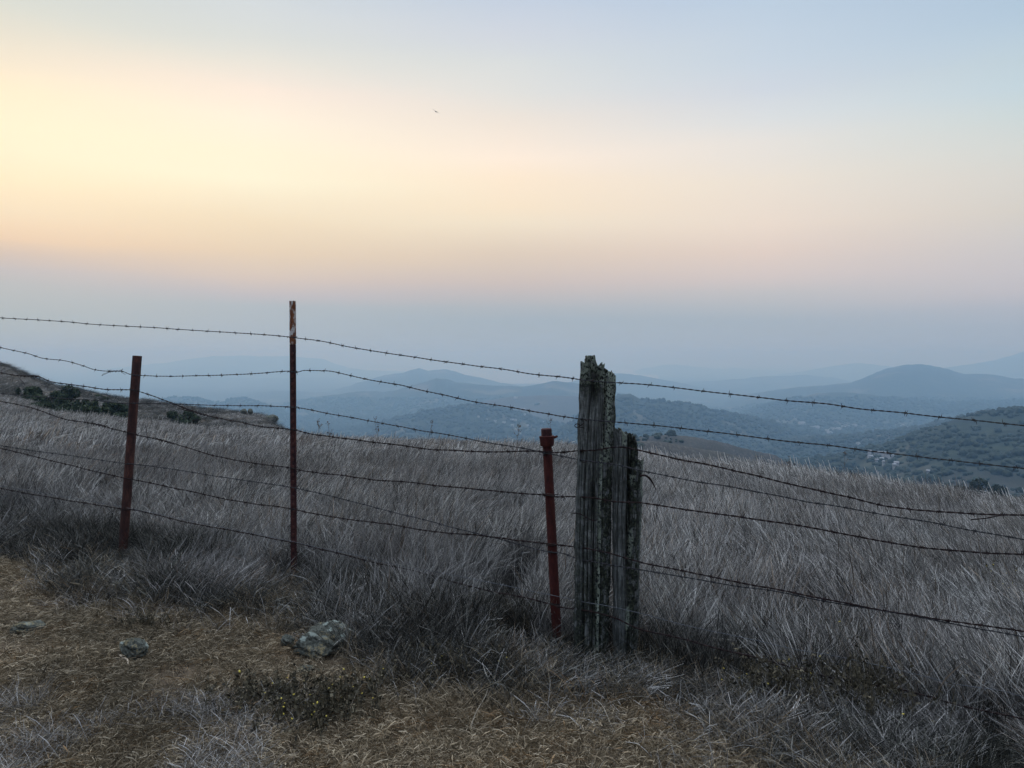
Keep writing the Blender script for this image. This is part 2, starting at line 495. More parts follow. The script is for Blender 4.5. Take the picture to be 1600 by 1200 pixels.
def plain(name, col, rough=.8, nscale=6.0, var=.3):
    m, nt, N, L, b = newmat(name)
    n = noise(nt, objco(nt), nscale, 4)
    c = mixc(nt, n, tuple(x * (1 - var) for x in col), tuple(min(1, x * (1 + var)) for x in col))
    L.new(c, b.inputs['Base Color']); b.inputs['Roughness'].default_value = rough
    return m


M_GROUND = ground_material()
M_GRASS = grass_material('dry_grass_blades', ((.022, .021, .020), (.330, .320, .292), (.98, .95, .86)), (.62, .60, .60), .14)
M_DARK = grass_material('shade_toned_stems', ((.010, .010, .009), (.068, .067, .058), (.34, .325, .28)), (.5, .55, .5), .10)  # dark variant of the grass blades, shade put into its colour
M_SHORT = grass_material('trampled_straw', ((.055, .044, .030), (.37, .292, .185), (.88, .75, .53)), (.36, .38, .40), .12)
M_WOOD = wood_material()
M_RUSTPIPE = rust_material('rusty_pipe', (.012, .006, .006), (.042, .016, .012), (.11, .042, .026), None, .5)
M_RUSTRED = rust_material('red_rust', (.028, .007, .006), (.06, .013, .010), (.09, .021, .014))
M_RUSTT = rust_material('dark_red_rust', (.016, .008, .009), (.05, .018, .017), (.12, .045, .032), None, .55)
M_TIP = rust_material('flaking_white_paint', (.05, .014, .006), (.16, .05, .016), (.25, .09, .03), (.55, .52, .46))
M_WIREOLD = rust_material('rusty_wire', (.006, .004, .004), (.016, .008, .007), (.042, .018, .013), scale=2)
M_WIRENEW = rust_material('dull_steel_wire', (.012, .012, .013), (.032, .032, .034), (.075, .075, .08), scale=2)
M_WIREGALV = rust_material('galvanised_wire', (.05, .055, .06), (.11, .12, .13), (.2, .215, .23), scale=2)
M_ROCK = rock_material()
M_BUSH = leaf_material('coyote_bush_leaves', (.012, .018, .010), (.034, .048, .022), (.075, .09, .045))
M_TREE = leaf_material('oak_leaves', (.007, .011, .008), (.018, .027, .016), (.04, .05, .028))
M_BARK = plain('bark', (.06, .05, .04))
M_WEED = leaf_material('tarweed_stems', (.02, .018, .012), (.078, .066, .040), (.19, .16, .10))
M_FLOWER = plain('yellow_florets', (.50, .40, .06))
M_STALK = leaf_material('dry_stalks', (.05, .042, .036), (.11, .095, .082), (.2, .18, .16))
M_STICK = plain('bleached_twig', (.42, .34, .24))
M_STRAW = plain('pale_straw', (.42, .37, .28))
M_WALL = plain('pale_render', (.22, .215, .21), nscale=.3)
M_ROOFW = plain('white_roof', (.27, .275, .28), nscale=.3)
M_ROOFG = plain('grey_roof', (.2, .2, .205), nscale=.3)
M_BIRD = plain('brown_feathers', (.74, .70, .62), nscale=3)

# ------------------------------------------------------------------ ground, hills, water
def build_ground():
    x, y, q = polar(.35, 160, 430, th_all)
    z, gm, wn = height(x, y, True)
    nring = len(th_all)
    tris = []
    v = np.stack([x, y, z], 1); v = np.vstack([v, [0, 0, z[:nring].mean()]])
    c = len(v) - 1
    for k in range(nring): tris.append((c, k, (k + 1) % nring))
    me = mesh_np('ground', v, q, tris)
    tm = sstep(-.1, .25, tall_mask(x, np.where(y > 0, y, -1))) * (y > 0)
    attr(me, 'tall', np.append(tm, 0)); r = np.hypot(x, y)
    attr(me, 'far', np.append(sstep(14, 34, r), 0)); attr(me, 'forest', np.append(0 * x, 0))
    o = link('ground', me, M_GROUND); o['kind'] = 'structure'; o['label'] = 'grassy hilltop with a trampled dry verge below the fence'; o['category'] = 'ground'
    x, y, q = polar(160, 40000, 620, th_all)
    z, gm, wn = height(x, y, True)
    me = mesh_np('hills', np.stack([x, y, z], 1), q)
    pat = fbm(x / 240, y / 240, 5, 77)
    fo = 1 - sstep(.40, .52, gm * .75 + (pat - .5) * .9 + .0)
    attr(me, 'tall', 0 * x + 1); attr(me, 'far', 0 * x + 1); attr(me, 'forest', fo * sstep(470, 620, np.hypot(x, y)))
    o = link('hills', me, M_GROUND); o['kind'] = 'structure'; o['label'] = 'wooded hills and valley fading into blue haze'; o['category'] = 'hills'
    m, nt, N, L, b = newmat('bay_water'); b.inputs['Base Color'].default_value = (.03, .05, .06, 1); b.inputs['Roughness'].default_value = .12
    bump(nt, b, noise(nt, geopos(nt), .05, 3), .1, 1)
    W = mesh_np('water', [(-1700, 7000, -250), (1330, 7000, -250), (3040, 16000, -250), (-3900, 16000, -250)], [(0, 1, 2, 3)], None, False)
    o = link('water', W, m); o['kind'] = 'structure'; o['label'] = 'pale strip of the bay between far ridges'; o['category'] = 'water'


build_ground()


# ------------------------------------------------------------------ scattering
def scatter_group(name, coll):
    ng = bpy.data.node_groups.new(name, 'GeometryNodeTree')
    ng.interface.new_socket('Geometry', in_out='INPUT', socket_type='NodeSocketGeometry')
    ng.interface.new_socket('Geometry', in_out='OUTPUT', socket_type='NodeSocketGeometry')
    gi = ng.nodes.new('NodeGroupInput'); go = ng.nodes.new('NodeGroupOutput')
    ci = ng.nodes.new('GeometryNodeCollectionInfo'); ci.inputs['Collection'].default_value = coll
    ci.inputs['Separate Children'].default_value = True; ci.inputs['Reset Children'].default_value = True
    ip = ng.nodes.new('GeometryNodeInstanceOnPoints'); ip.inputs['Pick Instance'].default_value = True
    def na(nm, t):
        a = ng.nodes.new('GeometryNodeInputNamedAttribute'); a.data_type = t; a.inputs['Name'].default_value = nm
        return [s for s in a.outputs if s.enabled and s.name == 'Attribute'][0]
    ng.links.new(gi.outputs[0], ip.inputs['Points']); ng.links.new(ci.outputs[0], ip.inputs['Instance'])
    ng.links.new(na('rot', 'FLOAT_VECTOR'), ip.inputs['Rotation']); ng.links.new(na('scl', 'FLOAT_VECTOR'), ip.inputs['Scale'])
    ng.links.new(na('idx', 'INT'), ip.inputs['Instance Index']); ng.links.new(ip.outputs[0], go.inputs[0])
    return ng


def scatter(name, meshes, mat, pts, rot, scl, idx, label, cat):
    coll = bpy.data.collections.new(name + '_sources')
    for i, me in enumerate(meshes):
        if len(me.materials) == 0: me.materials.append(mat)
        coll.objects.link(bpy.data.objects.new('%s_source_%02d' % (name, i), me))
    me = mesh_np(name, pts)
    attr(me, 'rot', rot, 'FLOAT_VECTOR'); attr(me, 'scl', scl, 'FLOAT_VECTOR'); attr(me, 'idx', idx, 'INT')
    o = link(name, me)
    md = o.modifiers.new('scatter', 'NODES'); md.node_group = scatter_group(name, coll)
    return tag(o, label, cat, kind='stuff')


def blades(n, rad, hmin, hmax, lean0, bend, spread, width, seed, seed_head=.3, segs=4, flat=False, tint_lo=0.0, tint_hi=1.0):
    """a tuft of n curved blades leaning towards +X"""
    g = np.random.default_rng(seed)
    V = []; Q = []; T = []
    for i in range(n):
        a = g.uniform(0, 2 * PI); rr = rad * math.sqrt(g.uniform())
        pos = np.array([rr * math.cos(a), rr * math.sin(a), -.02])
        az = g.normal(0, spread) if g.uniform() > .12 else g.uniform(-PI, PI)
        Lh = g.uniform(hmin, hmax) * (1 if g.uniform() > .15 else 1.2)
        phi = abs(g.normal(lean0, .16)) if not flat else g.uniform(.9, 1.5)
        ph1 = g.uniform(.3, 1.0) * bend
        w = width * g.uniform(.6, 1.5)
        kink = g.uniform(.3, .9) if g.uniform() < .15 else 2
        tw = g.uniform(-.9, .9)
        tint = g.beta(1.1, 1.5) * (tint_hi - tint_lo) + tint_lo
        head = g.uniform() < seed_head
        p = pos.copy(); pts = []; dirs = []
        for s in range(segs + 1):
            u = s / segs
            ang = phi + ph1 * u ** 1.5 + (0.7 if u > kink else 0)
            azz = az + (g.normal(0, .12))
            d = np.array([math.sin(ang) * math.cos(azz), math.sin(ang) * math.sin(azz), math.cos(ang)])
            pts.append(p.copy()); dirs.append(d); p = p + d * Lh / segs
            if flat and p[2] < .004: p[2] = .004 + g.uniform(0, .01)
        b0 = len(V)
        for s in range(segs + 1):
            u = s / segs
            d = dirs[s]; side = np.cross(d, [math.sin(tw + az), math.cos(tw + az), .3]); side /= np.linalg.norm(side) + 1e-9
            ww = w * (1 - .55 * u)
            if head and u > .6: ww = w * (1.9 if u < .95 else .7)
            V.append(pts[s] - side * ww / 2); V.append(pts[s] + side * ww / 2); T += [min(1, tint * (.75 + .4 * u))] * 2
        for s in range(segs): Q.append((b0 + 2 * s, b0 + 2 * s + 1, b0 + 2 * s + 3, b0 + 2 * s + 2))
    me = mesh_np('tuft', np.array(V), np.array(Q), None, True); attr(me, 'tint', np.array(T))
    return me


def in_view(x, y, margin=.80): return (y > .4) & (np.abs(x) < margin * y + 1.2)


KX = [0, 207, 458, 857, 930, 1600]
KI = [1 / 6.55, 1 / 6.05, 1 / 5.47, 1 / 4.26, 1 / 3.99, 1 / 3.48]


def depth(px): return 1 / np.interp(px, KX, KI)


POSTS = ((192, 6.1), (459, 5.5), (871, 4.3), (912, 4.1), (945, 4.1), (980, 4.1))


def trodden(x, y):
    """grass in front of the posts and along the right part of the fence stays short"""
    px = x / np.maximum(y, .3) * F + 800; k = np.ones(len(x))
    for pp, Y in POSTS: k = np.where((np.abs(px - pp) < 46) & (y < Y + .05), .52, k)
    return np.minimum(k, np.where((px > 985) & (y < depth(px) + .1), .46, 1.0))


CLEAR = []
for _px, _row, _w in ((209, 1026, 46), (511, 1012, 80), (46, 988, 52), (449, 1012, 24), (478, 1050, 28), (199, 1040, 16)):
    _p = hit(_px, _row, 1.5, 40); CLEAR.append((_p.x, _p.y - .02, .56 * _w * _p.y / F))


def grass_field():
    talls = [blades(76, .12, .20, .46, .24, 1.2, .75, .0022, 100 + i) for i in range(5)]
    talls += [blades(64, .13, .18, .50, .16, .9, 1.6, .0021, 140 + i, .35) for i in range(3)]
    wisps = [blades(40, .12, .08, .34, .40, 1.2, 1.8, .0020, 200 + i, .15) for i in range(4)]
    fars = [blades(70, .28, .22, .46, .30, 1.1, .6, .0055, 300 + i, .35, 3) for i in range(5)]
    pts = []; rots = []; scl = []; idx = []
    def put(x, y, kinds, s0, s1, hs):
        z = height(x, y)
        # the wind has combed the grass: to the right on the left half, to the left and away on the right half
        wind = .1 + 2.6 * sstep(-.5, 2.2, x - (y - 4) * .12) + (fbm(x / .9, y / .9, 3, 41) - .5) * 3.2
        rx = rng.normal(0, .06, len(x)); ry = rng.normal(0, .06, len(x))
        s = rng.uniform(s0, s1, len(x))
        clump = .50 + 1.05 * fbm(x / .5, y / .5, 3, 51)
        pts.append(np.stack([x, y, z], 1)); rots.append(np.stack([rx, ry, wind + rng.normal(0, .25, len(x))], 1))
        scl.append(np.stack([s, s, s * clump * hs], 1)); idx.append(rng.choice(kinds, len(x)))
    # tall grass near the fence
    n = 60000
    y = np.sqrt(rng.uniform(2.6 ** 2, 12.5 ** 2, n)); x = rng.uniform(-1, 1, n) * (.80 * y + 1.2)
    d = tall_mask(x, y); keep = d > 0
    x, y, d = x[keep], y[keep], d[keep]
    dens = fbm(x / .42, y / .42, 3, 71); keep = dens > .42
    x, y, d = x[keep], y[keep], d[keep]
    hs = .46 + .54 * sstep(.15, 1.5, d)
    pxx = x / y * F + 800; thick = sstep(1060, 1280, pxx) * .85
    ok = rng.uniform(size=len(x)) < np.clip(.40 + .75 * (d - thick), .26, 1)
    x, y, d, hs = x[ok], y[ok], d[ok], hs[ok]
    nearf = rng.uniform(size=len(x)) < np.clip(1.15 - d * .45, .2, 1)
    hs = hs * trodden(x, y)
    put(x[nearf], y[nearf], [5, 6, 7, 5, 6, 7, 0], .8, 1.12, hs[nearf])
    put(x[~nearf], y[~nearf], list(range(5)), .8, 1.12, hs[~nearf])
    # dark stems, shade of the grass foot in their colour, thickest at lower right
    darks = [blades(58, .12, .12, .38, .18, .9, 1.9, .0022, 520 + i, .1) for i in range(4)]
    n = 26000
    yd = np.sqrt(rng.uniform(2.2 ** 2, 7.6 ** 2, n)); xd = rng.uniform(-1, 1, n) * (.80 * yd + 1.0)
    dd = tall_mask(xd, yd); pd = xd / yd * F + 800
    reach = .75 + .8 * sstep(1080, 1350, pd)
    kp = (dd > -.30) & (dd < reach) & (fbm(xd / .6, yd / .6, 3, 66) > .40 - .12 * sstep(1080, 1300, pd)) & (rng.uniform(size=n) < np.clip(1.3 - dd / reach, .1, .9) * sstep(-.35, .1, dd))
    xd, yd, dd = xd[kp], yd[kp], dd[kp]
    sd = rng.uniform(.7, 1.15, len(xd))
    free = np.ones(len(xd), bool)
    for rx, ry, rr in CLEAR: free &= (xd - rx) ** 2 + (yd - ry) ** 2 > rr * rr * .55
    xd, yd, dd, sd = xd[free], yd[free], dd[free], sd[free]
    n = 4200  # same dark tufts on the left hill, colour replacing missing self-shadow
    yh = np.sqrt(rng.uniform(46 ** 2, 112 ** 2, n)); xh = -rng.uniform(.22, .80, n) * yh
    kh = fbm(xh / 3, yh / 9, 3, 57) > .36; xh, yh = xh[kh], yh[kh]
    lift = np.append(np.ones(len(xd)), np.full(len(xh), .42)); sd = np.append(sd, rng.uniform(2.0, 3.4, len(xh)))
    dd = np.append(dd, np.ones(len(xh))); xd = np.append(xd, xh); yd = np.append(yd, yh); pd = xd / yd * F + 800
    scatter('shade_toned_grass', darks, M_DARK, np.stack([xd, yd, height(xd, yd)], 1),
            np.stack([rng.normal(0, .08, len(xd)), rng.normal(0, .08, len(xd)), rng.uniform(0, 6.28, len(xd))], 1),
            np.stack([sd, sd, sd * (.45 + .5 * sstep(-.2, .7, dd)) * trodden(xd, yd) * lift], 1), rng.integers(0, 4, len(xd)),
            'dark grass and weed stems, shade put into their colour, at the foot of the tall grass and over the left hillside', 'undergrowth')
    # ragged fringe of thin wisps on both sides of the foot of the grass
    n = 13000
    y = rng.uniform(2.3, 7.5, n); x = rng.uniform(-1, 1, n) * (.80 * y + 1.0)
    d = tall_mask(x, y); keep = (d > -1.0) & (d < .5) & (rng.uniform(size=n) < np.clip(.55 + d * .7, .05, 1))
    x, y = x[keep], y[keep]; half = rng.uniform(size=len(x)) < .30
    put(x[half], y[half], list(range(8, 12)), .6, .95, np.full(half.sum(), .7))
    fringe = (x[~half], y[~half])
    # loose wisps at the lower left corner of the verge
    n = 700
    y = rng.uniform(2.2, 3.6, n); x = rng.uniform(-2.6, -.9, n)
    keep = fbm(x / .5, y / .5, 3, 81) > .5; x, y = x[keep], y[keep]
    put(x, y, list(range(8, 12)), .5, .8, np.full(len(x), .6))
    # field beyond
    n = 26000
    y = np.sqrt(rng.uniform(11.5 ** 2, 34 ** 2, n)); x = rng.uniform(-1, 1, n) * (.80 * y + 1)
    put(x, y, list(range(12, 17)), .85, 1.2, np.full(len(x), .9))
    n = 7000
    y = np.sqrt(rng.uniform(33 ** 2, 46 ** 2, n)); x = -rng.uniform(.25, .85, n) * y
    put(x, y, list(range(12, 17)), 1.0, 1.4, np.full(len(x), .5))
    n = 2600
    y = np.sqrt(rng.uniform(44 ** 2, 112 ** 2, n)); x = -rng.uniform(.24, .80, n) * y
    keep = fbm(x / 3, y / 9, 3, 55) > .42; x, y = x[keep], y[keep]
    put(x, y, list(range(12, 17)), 1.0, 2.0, np.full(len(x), .32))
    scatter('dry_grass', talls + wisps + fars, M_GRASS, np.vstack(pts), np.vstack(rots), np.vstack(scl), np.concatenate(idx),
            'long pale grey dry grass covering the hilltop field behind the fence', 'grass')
    # trampled verge
    shorts = [blades(64, .10, .02, .075, .7, 1.2, 2.2, .0025, 400 + i, .05, 3, True) for i in range(6)]
    shorts += [blades(56, .09, .015, .05, .5, 1.0, 2.2, .0024, 450 + i, .05, 3) for i in range(3)]
    shorts += [blades(36, .11, .06, .26, .45, 1.1, 2.2, .0021, 470 + i, .1) for i in range(4)]
    n = 30000
    y = rng.uniform(1.6, 7.6, n); x = rng.uniform(-1, 1, n) * (.82 * y + 1)
    d = tall_mask(x, y); keep = d < .35 + rng.uniform(-.3, .3, n); x, y = x[keep], y[keep]
    s = rng.uniform(.7, 1.35, len(x))
    dens = fbm(x / .28, y / .28, 3, 91); keep = dens > .33; x, y, s = x[keep], y[keep], s[keep]
    kind = rng.integers(0, 9, len(x))
    fx, fy = fringe
    x = np.append(x, fx); y = np.append(y, fy); kind = np.append(kind, rng.integers(9, 13, len(fx))); s = np.append(s, rng.uniform(.5, .95, len(fx)))
    free = np.ones(len(x), bool)
    for rx, ry, rr in CLEAR: free &= (x - rx) ** 2 + (y - ry) ** 2 > rr * rr
    x, y, s, kind = x[free], y[free], s[free], kind[free]
    z = height(x, y) + .004
    scatter('trampled_grass', shorts, M_SHORT, np.stack([x, y, z], 1),
            np.stack([rng.normal(0, .12, len(x)), rng.normal(0, .12, len(x)), rng.uniform(0, 2 * PI, len(x))], 1),
            np.stack([s, s, s * rng.uniform(.6, 1.3, len(x))], 1), kind,
            'short flattened ochre straw on the verge in front of the fence', 'grass')


grass_field()


def far_wood():
    meshes = []
    for i in range(5):
        bm = bmesh.new(); bmesh.ops.create_icosphere(bm, subdivisions=3, radius=1)
        g = np.random.default_rng(500 + i)
        co = np.array([v.co[:] for v in bm.verts])
        cen = g.normal(size=(9, 3)); cen /= np.linalg.norm(cen, axis=1)[:, None]
        dd = np.max(co @ cen.T, 1)
        rr = .62 + .42 * sstep(.55, .98, dd) + g.normal(0, .07, len(co))
        co = co * rr[:, None]; co[:, 2] = co[:, 2] * .8 + .35
        bm.verts.ensure_lookup_table(); tr = [[v.index for v in f.verts] for f in bm.faces]; bm.free()
        me = mesh_np('crown', co, None, tr, False); attr(me, 'tint', np.clip(.35 + .4 * g.normal(size=len(co)) * .6 + .25 * (co[:, 2] > .4), 0, 1))
        meshes.append(me)
    n = 190000
    Y = np.sqrt(rng.uniform(450 ** 2, 3300 ** 2, n)); t = rng.uniform(-.78, .80, n)
    x = t * Y
    keep = rng.uniform(size=n) < np.clip(900 / Y, 0.2, 1)
    x, Y = x[keep], Y[keep]
    z, gm, wn = height(x, Y, True)
    pat = fbm(x / 240, Y / 240, 5, 77)
    fo = 1 - sstep(.40, .52, gm * .75 + (pat - .5) * .9)
    keep = (fo > rng.uniform(.2, 1.1, len(x))) & (fbm(x / 75, Y / 75, 4, 88) > rng.uniform(.22, .44, len(x))) & (z < EYE - .055 * Y + 4)
    x, Y, z = x[keep], Y[keep], z[keep]
    s = rng.gamma(6, .46, len(x)).clip(1.3, 5.5) * np.where(Y < 1100, .78, 1.0) * (1 + .25 * (Y > 1200))
    n = 5000
    Y2 = np.sqrt(rng.uniform(200 ** 2, 460 ** 2, n)); x2 = rng.uniform(-.3, .6, n) * Y2
    keep = fbm(x2 / 38, Y2 / 38, 4, 99) > .56; x2, Y2 = x2[keep], Y2[keep]
    x3 = rng.uniform(.40, .82, 2600); Y3 = np.sqrt(rng.uniform(112 ** 2, 460 ** 2, 2600)); x3 = x3 * Y3
    k3 = fbm(x3 / 30, Y3 / 30, 3, 98) > .40; x2 = np.append(x2, x3[k3]); Y2 = np.append(Y2, Y3[k3])
    s2 = rng.gamma(5, .26, len(x2)).clip(.6, 2.6); z2 = height(x2, Y2)
    x = np.append(x, x2); Y = np.append(Y, Y2); z = np.append(z, z2); s = np.append(s, s2)
    scatter('far_off_wood', meshes, M_TREE, np.stack([x, Y, z], 1),
            np.stack([0 * x, 0 * x, rng.uniform(0, 6.28, len(x))], 1), np.stack([s, s, s * rng.uniform(.8, 1.25, len(x))], 1),
            rng.integers(0, 5, len(x)), 'dark woods covering the hazy slopes of the valley', 'woods')


far_wood()


# ------------------------------------------------------------------ posts
def tie(points, rad=.0016): b = MB(); b.tube(points, rad, 5); return b.mesh('tie_wire')


def ring_tie(r, z, tilt=.15, turns=2.0, tail=.03, ax=(0, 0)):
    a = np.linspace(0, turns * 2 * PI, int(26 * turns))
    p = np.stack([ax[0] + np.cos(a) * r, ax[1] + np.sin(a) * r, z + tilt * r * np.cos(a) + a * .0006], 1)
    p = np.vstack([p, p[-1] + np.array([tail * .5, -tail * .6, -tail * .3])])
    return tie(p)


def pipe_profile(r, h, wall=.005):
    return [(r, -.25), (r, h - .003), (r - .001, h), (r - wall, h), (r - wall, h - .25)]


def align(o, base, top):
    o.location = base
    o.rotation_mode = 'QUATERNION'; o.rotation_quaternion = Vector((0, 0, 1)).rotation_difference((Vector(top) - Vector(base)).normalized())


def build_posts():
    # --- tall studded steel post with a flaking white tip
    base = P(459, 905, 5.5); top = P(457, 470, 5.5); H = (top - base).length
    t = thing('steel_post', 'tallest fence post, dark red steel with studs and flaking white paint on its tip', 'fence post')
    align(t, base, top)
    yaw = Matrix.Rotation(math.radians(-9), 3, 'Z'); R = np.array(yaw)
    def tsec(z0, z1, o=0.0):
        b = MB()
        b.box((0, 0, (z0 + z1) / 2), (.044 + o, .007 + o, z1 - z0), None, 0, .0015)
        b.box((0, .0265 + o / 2, (z0 + z1) / 2), (.007 + o, .045, z1 - z0 - .002), None, 0, .0012)
        b.v = [v @ R.T for v in b.v]
        return b
    zb = H - (538 - 470) / F * 5.5
    link('shaft', sharp(tsec(-.3, zb).mesh('shaft')), M_RUSTT, t)
    link('painted_tip', sharp(tsec(zb, H, .0012).mesh('painted_tip')), M_TIP, t)
    sb = MB(); sb.box((0, -.0085, 0), (.020, .012, .022), None, 0, .002); sb.v = [v @ R.T for v in sb.v]; sm = sharp(sb.mesh('stud'))
    k = 0; z = .05
    while z < zb - .02:
        link('stud', sm, M_RUSTT, t, (0, 0, z)); z += .0535
    for row in (527, 581, 636, 672, 731, 761, 796, 848):
        z = (905 - row) / F * 5.5
        a = np.linspace(-.3, PI + .3, 16)
        pts = np.stack([.027 * np.cos(a), .012 + .03 * np.sin(a), 0 * a + z + .004 * np.cos(a)], 1)
        pts = np.vstack([[.034, -.012, z - .006], [.020, -.013, z + .003], pts, [-.022, -.013, z + .004], [-.036, -.014, z - .005]])
        me = tie(pts); me.transform(yaw.to_4x4()); link('wire_clip', me, M_WIREOLD, t)
    # --- leaning pipe post on the left
    base = P(192, 862, 6.1); top = P(214.5, 556, 6.1); H = (top - base).length
    t = thing('pipe_post', 'leaning brown rusted pipe post with an open top, left of the tallest post', 'fence post'); align(t, base, top)
    b = MB(); b.lathe(pipe_profile(.0345, H), 28); link('pipe', sharp(b.mesh('pipe')), M_RUSTPIPE, t)
    for row in (586, 609, 630, 677, 725, 747, 796):
        h = (862 - row) / F * 6.1 * 1.003
        link('tie_wire', ring_tie(.0358, h, random.uniform(-.2, .2), 1.6), M_WIRENEW if row in (586, 630, 725) else M_WIREOLD, t)
    # --- short red pipe post with cap and collar
    base = P(871, 1012, 4.3); top = P(854, 676, 4.3); H = (top - base).length
    t = thing('pipe_post', 'short red rusty pipe post with a cap and collar beside the wooden posts', 'fence post'); align(t, base, top)
    b = MB(); b.lathe([(.0265, -.25), (.0268, H * .5), (.0255, H)], 28); link('pipe', sharp(b.mesh('pipe')), M_RUSTRED, t)
    b = MB(); b.lathe([(.012, H + .024), (.026, H + .0235), (.0295, H + .020), (.030, H - .02), (.0262, H - .02)], 28)
    b.lathe([(0.0001, H + .0245), (.012, H + .024)], 28); link('cap', sharp(b.mesh('cap')), M_RUSTT, t)
    b = MB(); z0, z1 = H - .075, H - .018
    b.lathe([(.0265, z0), (.036, z0 + .001), (.0385, z0 + .010), (.041, z1 - .012), (.0425, z1 - .002), (.040, z1), (.027, z1)], 28)
    b.box((.049, -.006, z1 - .008), (.026, .014, .012), np.array(Matrix.Rotation(-.35, 3, 'Y')), 0, .003)
    link('collar', sharp(b.mesh('collar')), M_RUSTRED, t)
    for row in (706, 774, 852, 863, 943):
        h = (1012 - row) / F * 4.3
        link('tie_wire', ring_tie(.0285, h, random.uniform(-.25, .25), 2.4, .035), M_WIREOLD, t)


build_posts()


def wood_post(name, label, Y, rows_base, left, right, depth, yaw, topfn, grooves, cavity, lichen, mossf, seed, splits=()):
    """left/right: photo columns of the silhouette as [(row, column)...]; grooves: (column offset 0..1 across front, width, depth)"""
    NP, NR = 260, 190
    base = P((np.interp(rows_base, *zip(*left)) + np.interp(rows_base, *zip(*right))) / 2, rows_base, Y)
    t = thing(name, label, 'fence post', base)
    # perimeter of a rounded square, s in 0..1 starting at the front left corner and running along the front
    cor = [(-.5, -.5), (.5, -.5), (.5, .5), (-.5, .5)]
    s = np.arange(NP) / NP * 4; e = np.floor(s).astype(int); f = s - e
    c0 = np.array(cor)[e % 4]; c1 = np.array(cor)[(e + 1) % 4]
    q = c0 + (c1 - c0) * f[:, None]
    rr = np.hypot(q[:, 0], q[:, 1]); an = np.arctan2(q[:, 1], q[:, 0])
    rr = np.minimum(rr, .63 + .05 * np.cos(an * 3 + seed))
    q = np.stack([np.cos(an) * rr, np.sin(an) * rr], 1)
    R = np.array([[math.cos(yaw), -math.sin(yaw)], [math.sin(yaw), math.cos(yaw)]])
    nrm = q / np.linalg.norm(q, axis=1)[:, None] @ R.T
    q = q @ R.T
    q[:, 0] -= (q[:, 0].min() + q[:, 0].max()) / 2; q[:, 0] /= (q[:, 0].max() - q[:, 0].min()); q[:, 1] *= depth / (q[:, 1].max() - q[:, 1].min())
    u = q[:, 0] + .5                      # 0..1 across the view
    front = sstep(.02, -.02, q[:, 1] - 0.0)
    gr = np.zeros(NP)
    g = np.random.default_rng(seed)
    sp = np.arange(NP) / NP
    def zrow(row): return EYE - (row - HOR) / F * Y - base.z
    def build_ring(hgt, frac_r=1.0):
        """positions for every perimeter vertex at heights hgt (NP,)"""
        row = HOR + (EYE - (hgt + base.z)) * F / Y
        lx = (np.interp(row, *zip(*left)) - 800) / F * Y - base.x
        rx = (np.interp(row, *zip(*right)) - 800) / F * Y - base.x
        x = (lx + rx) / 2 + q[:, 0] * (rx - lx) * frac_r
        y = q[:, 1] * frac_r
        gz = hgt * 2.6
        gx = sp * 190 + 5.0 * (fbm(sp * 14, hgt * 1.6, 3, seed + 12) - .5) + 2.0 * (vnoise(hgt * 5.0, hgt * 0, seed + 14) - .5)
        n = (fbm(gx * .45, gz, 4, seed + 1) - .5) * .013 + (fbm(gx * 1.3, gz * 4.0, 3, seed + 2) - .5) * .010 + (fbm(u * 5, hgt * 14, 4, seed + 15) - .5) * .012
        crev = np.zeros(NP)
        n2 = vnoise(gx * .30, gz * .55, seed + 3); cr = sstep(.74, .88, n2); n -= cr * .020; crev = np.maximum(crev, cr)
        for (gu, gw, gd, r0, r1) in grooves:
            wob = gu + .07 * (fbm(hgt * 2.2 + gu * 37, hgt * 0, 3, seed + 9) - .5)
            k = np.exp(-((u - wob) / gw) ** 2) * front * (.25 + .75 * sstep(.35, .6, vnoise(hgt * 3.5 + gu * 91, hgt * 0, seed + 10))) * sstep(r0 - 12, r0 + 8, row) * sstep(r1 + 12, r1 - 8, row)
            n -= k * gd; crev = np.maximum(crev, k * min(1, gd / .02))
        for (cu, crow, cw, chh, cd) in cavity:
            k = np.exp(-(((u - cu) / cw) ** 2 + ((row - crow) / chh) ** 2) ** 1.5) * front
            n -= k * cd; crev = np.maximum(crev, k)
        n = n * frac_r
        return np.stack([x + nrm[:, 0] * n, y + nrm[:, 1] * n, hgt], 1), crev, row
    top = np.array([zrow(topfn(uu, ff)) for uu, ff in zip(u, front)])
    top = top + (fbm(sp * 60, sp * 0, 3, seed + 5) - .5) * .022
    V = []; C = []; Rw = []
    for j in range(NR):
        w = (j / (NR - 1)) ** .8
        hgt = -.25 + (top + .25) * w
        p, c, row = build_ring(hgt); V.append(p); C.append(c); Rw.append(row)
    rim = V[-1].copy()
    cen = np.array([0, 0])
    for j, fr in enumerate((.94, .82, .65, .45, .22)):
        ctr = rim.mean(0)
        p = ctr + (rim - ctr) * np.array([fr, fr, 1.0])
        uu = u_loc = .5 + (u - .5) * fr
        hh = np.array([zrow(topfn(a, .3)) for a in uu])
        p[:, 2] = hh - .012 - .03 * (1 - fr) * 1.2 + (fbm(sp * 40, sp * 0 + fr * 7, 3, seed + 6) - .5) * .035
        V.append(p); C.append(np.full(NP, .55)); Rw.append(Rw[-1] * 0 + 600)
    nr = len(V); V = np.vstack(V); C = np.concatenate(C); Rw = np.concatenate(Rw)
    i = np.arange(nr - 1)[:, None] * NP; k = np.arange(NP)[None, :]; k2 = (k + 1) % NP
    Q = np.stack([i + k, i + k2, i + NP + k2, i + NP + k], -1).reshape(-1, 4)
    V = np.vstack([V, V[-NP:].mean(0)]); ci = len(V) - 1
    T = [(ci, (nr - 1) * NP + a, (nr - 1) * NP + (a + 1) % NP) for a in range(NP)]
    me = mesh_np('timber', V, Q, T, True)
    U = np.tile(u, nr)
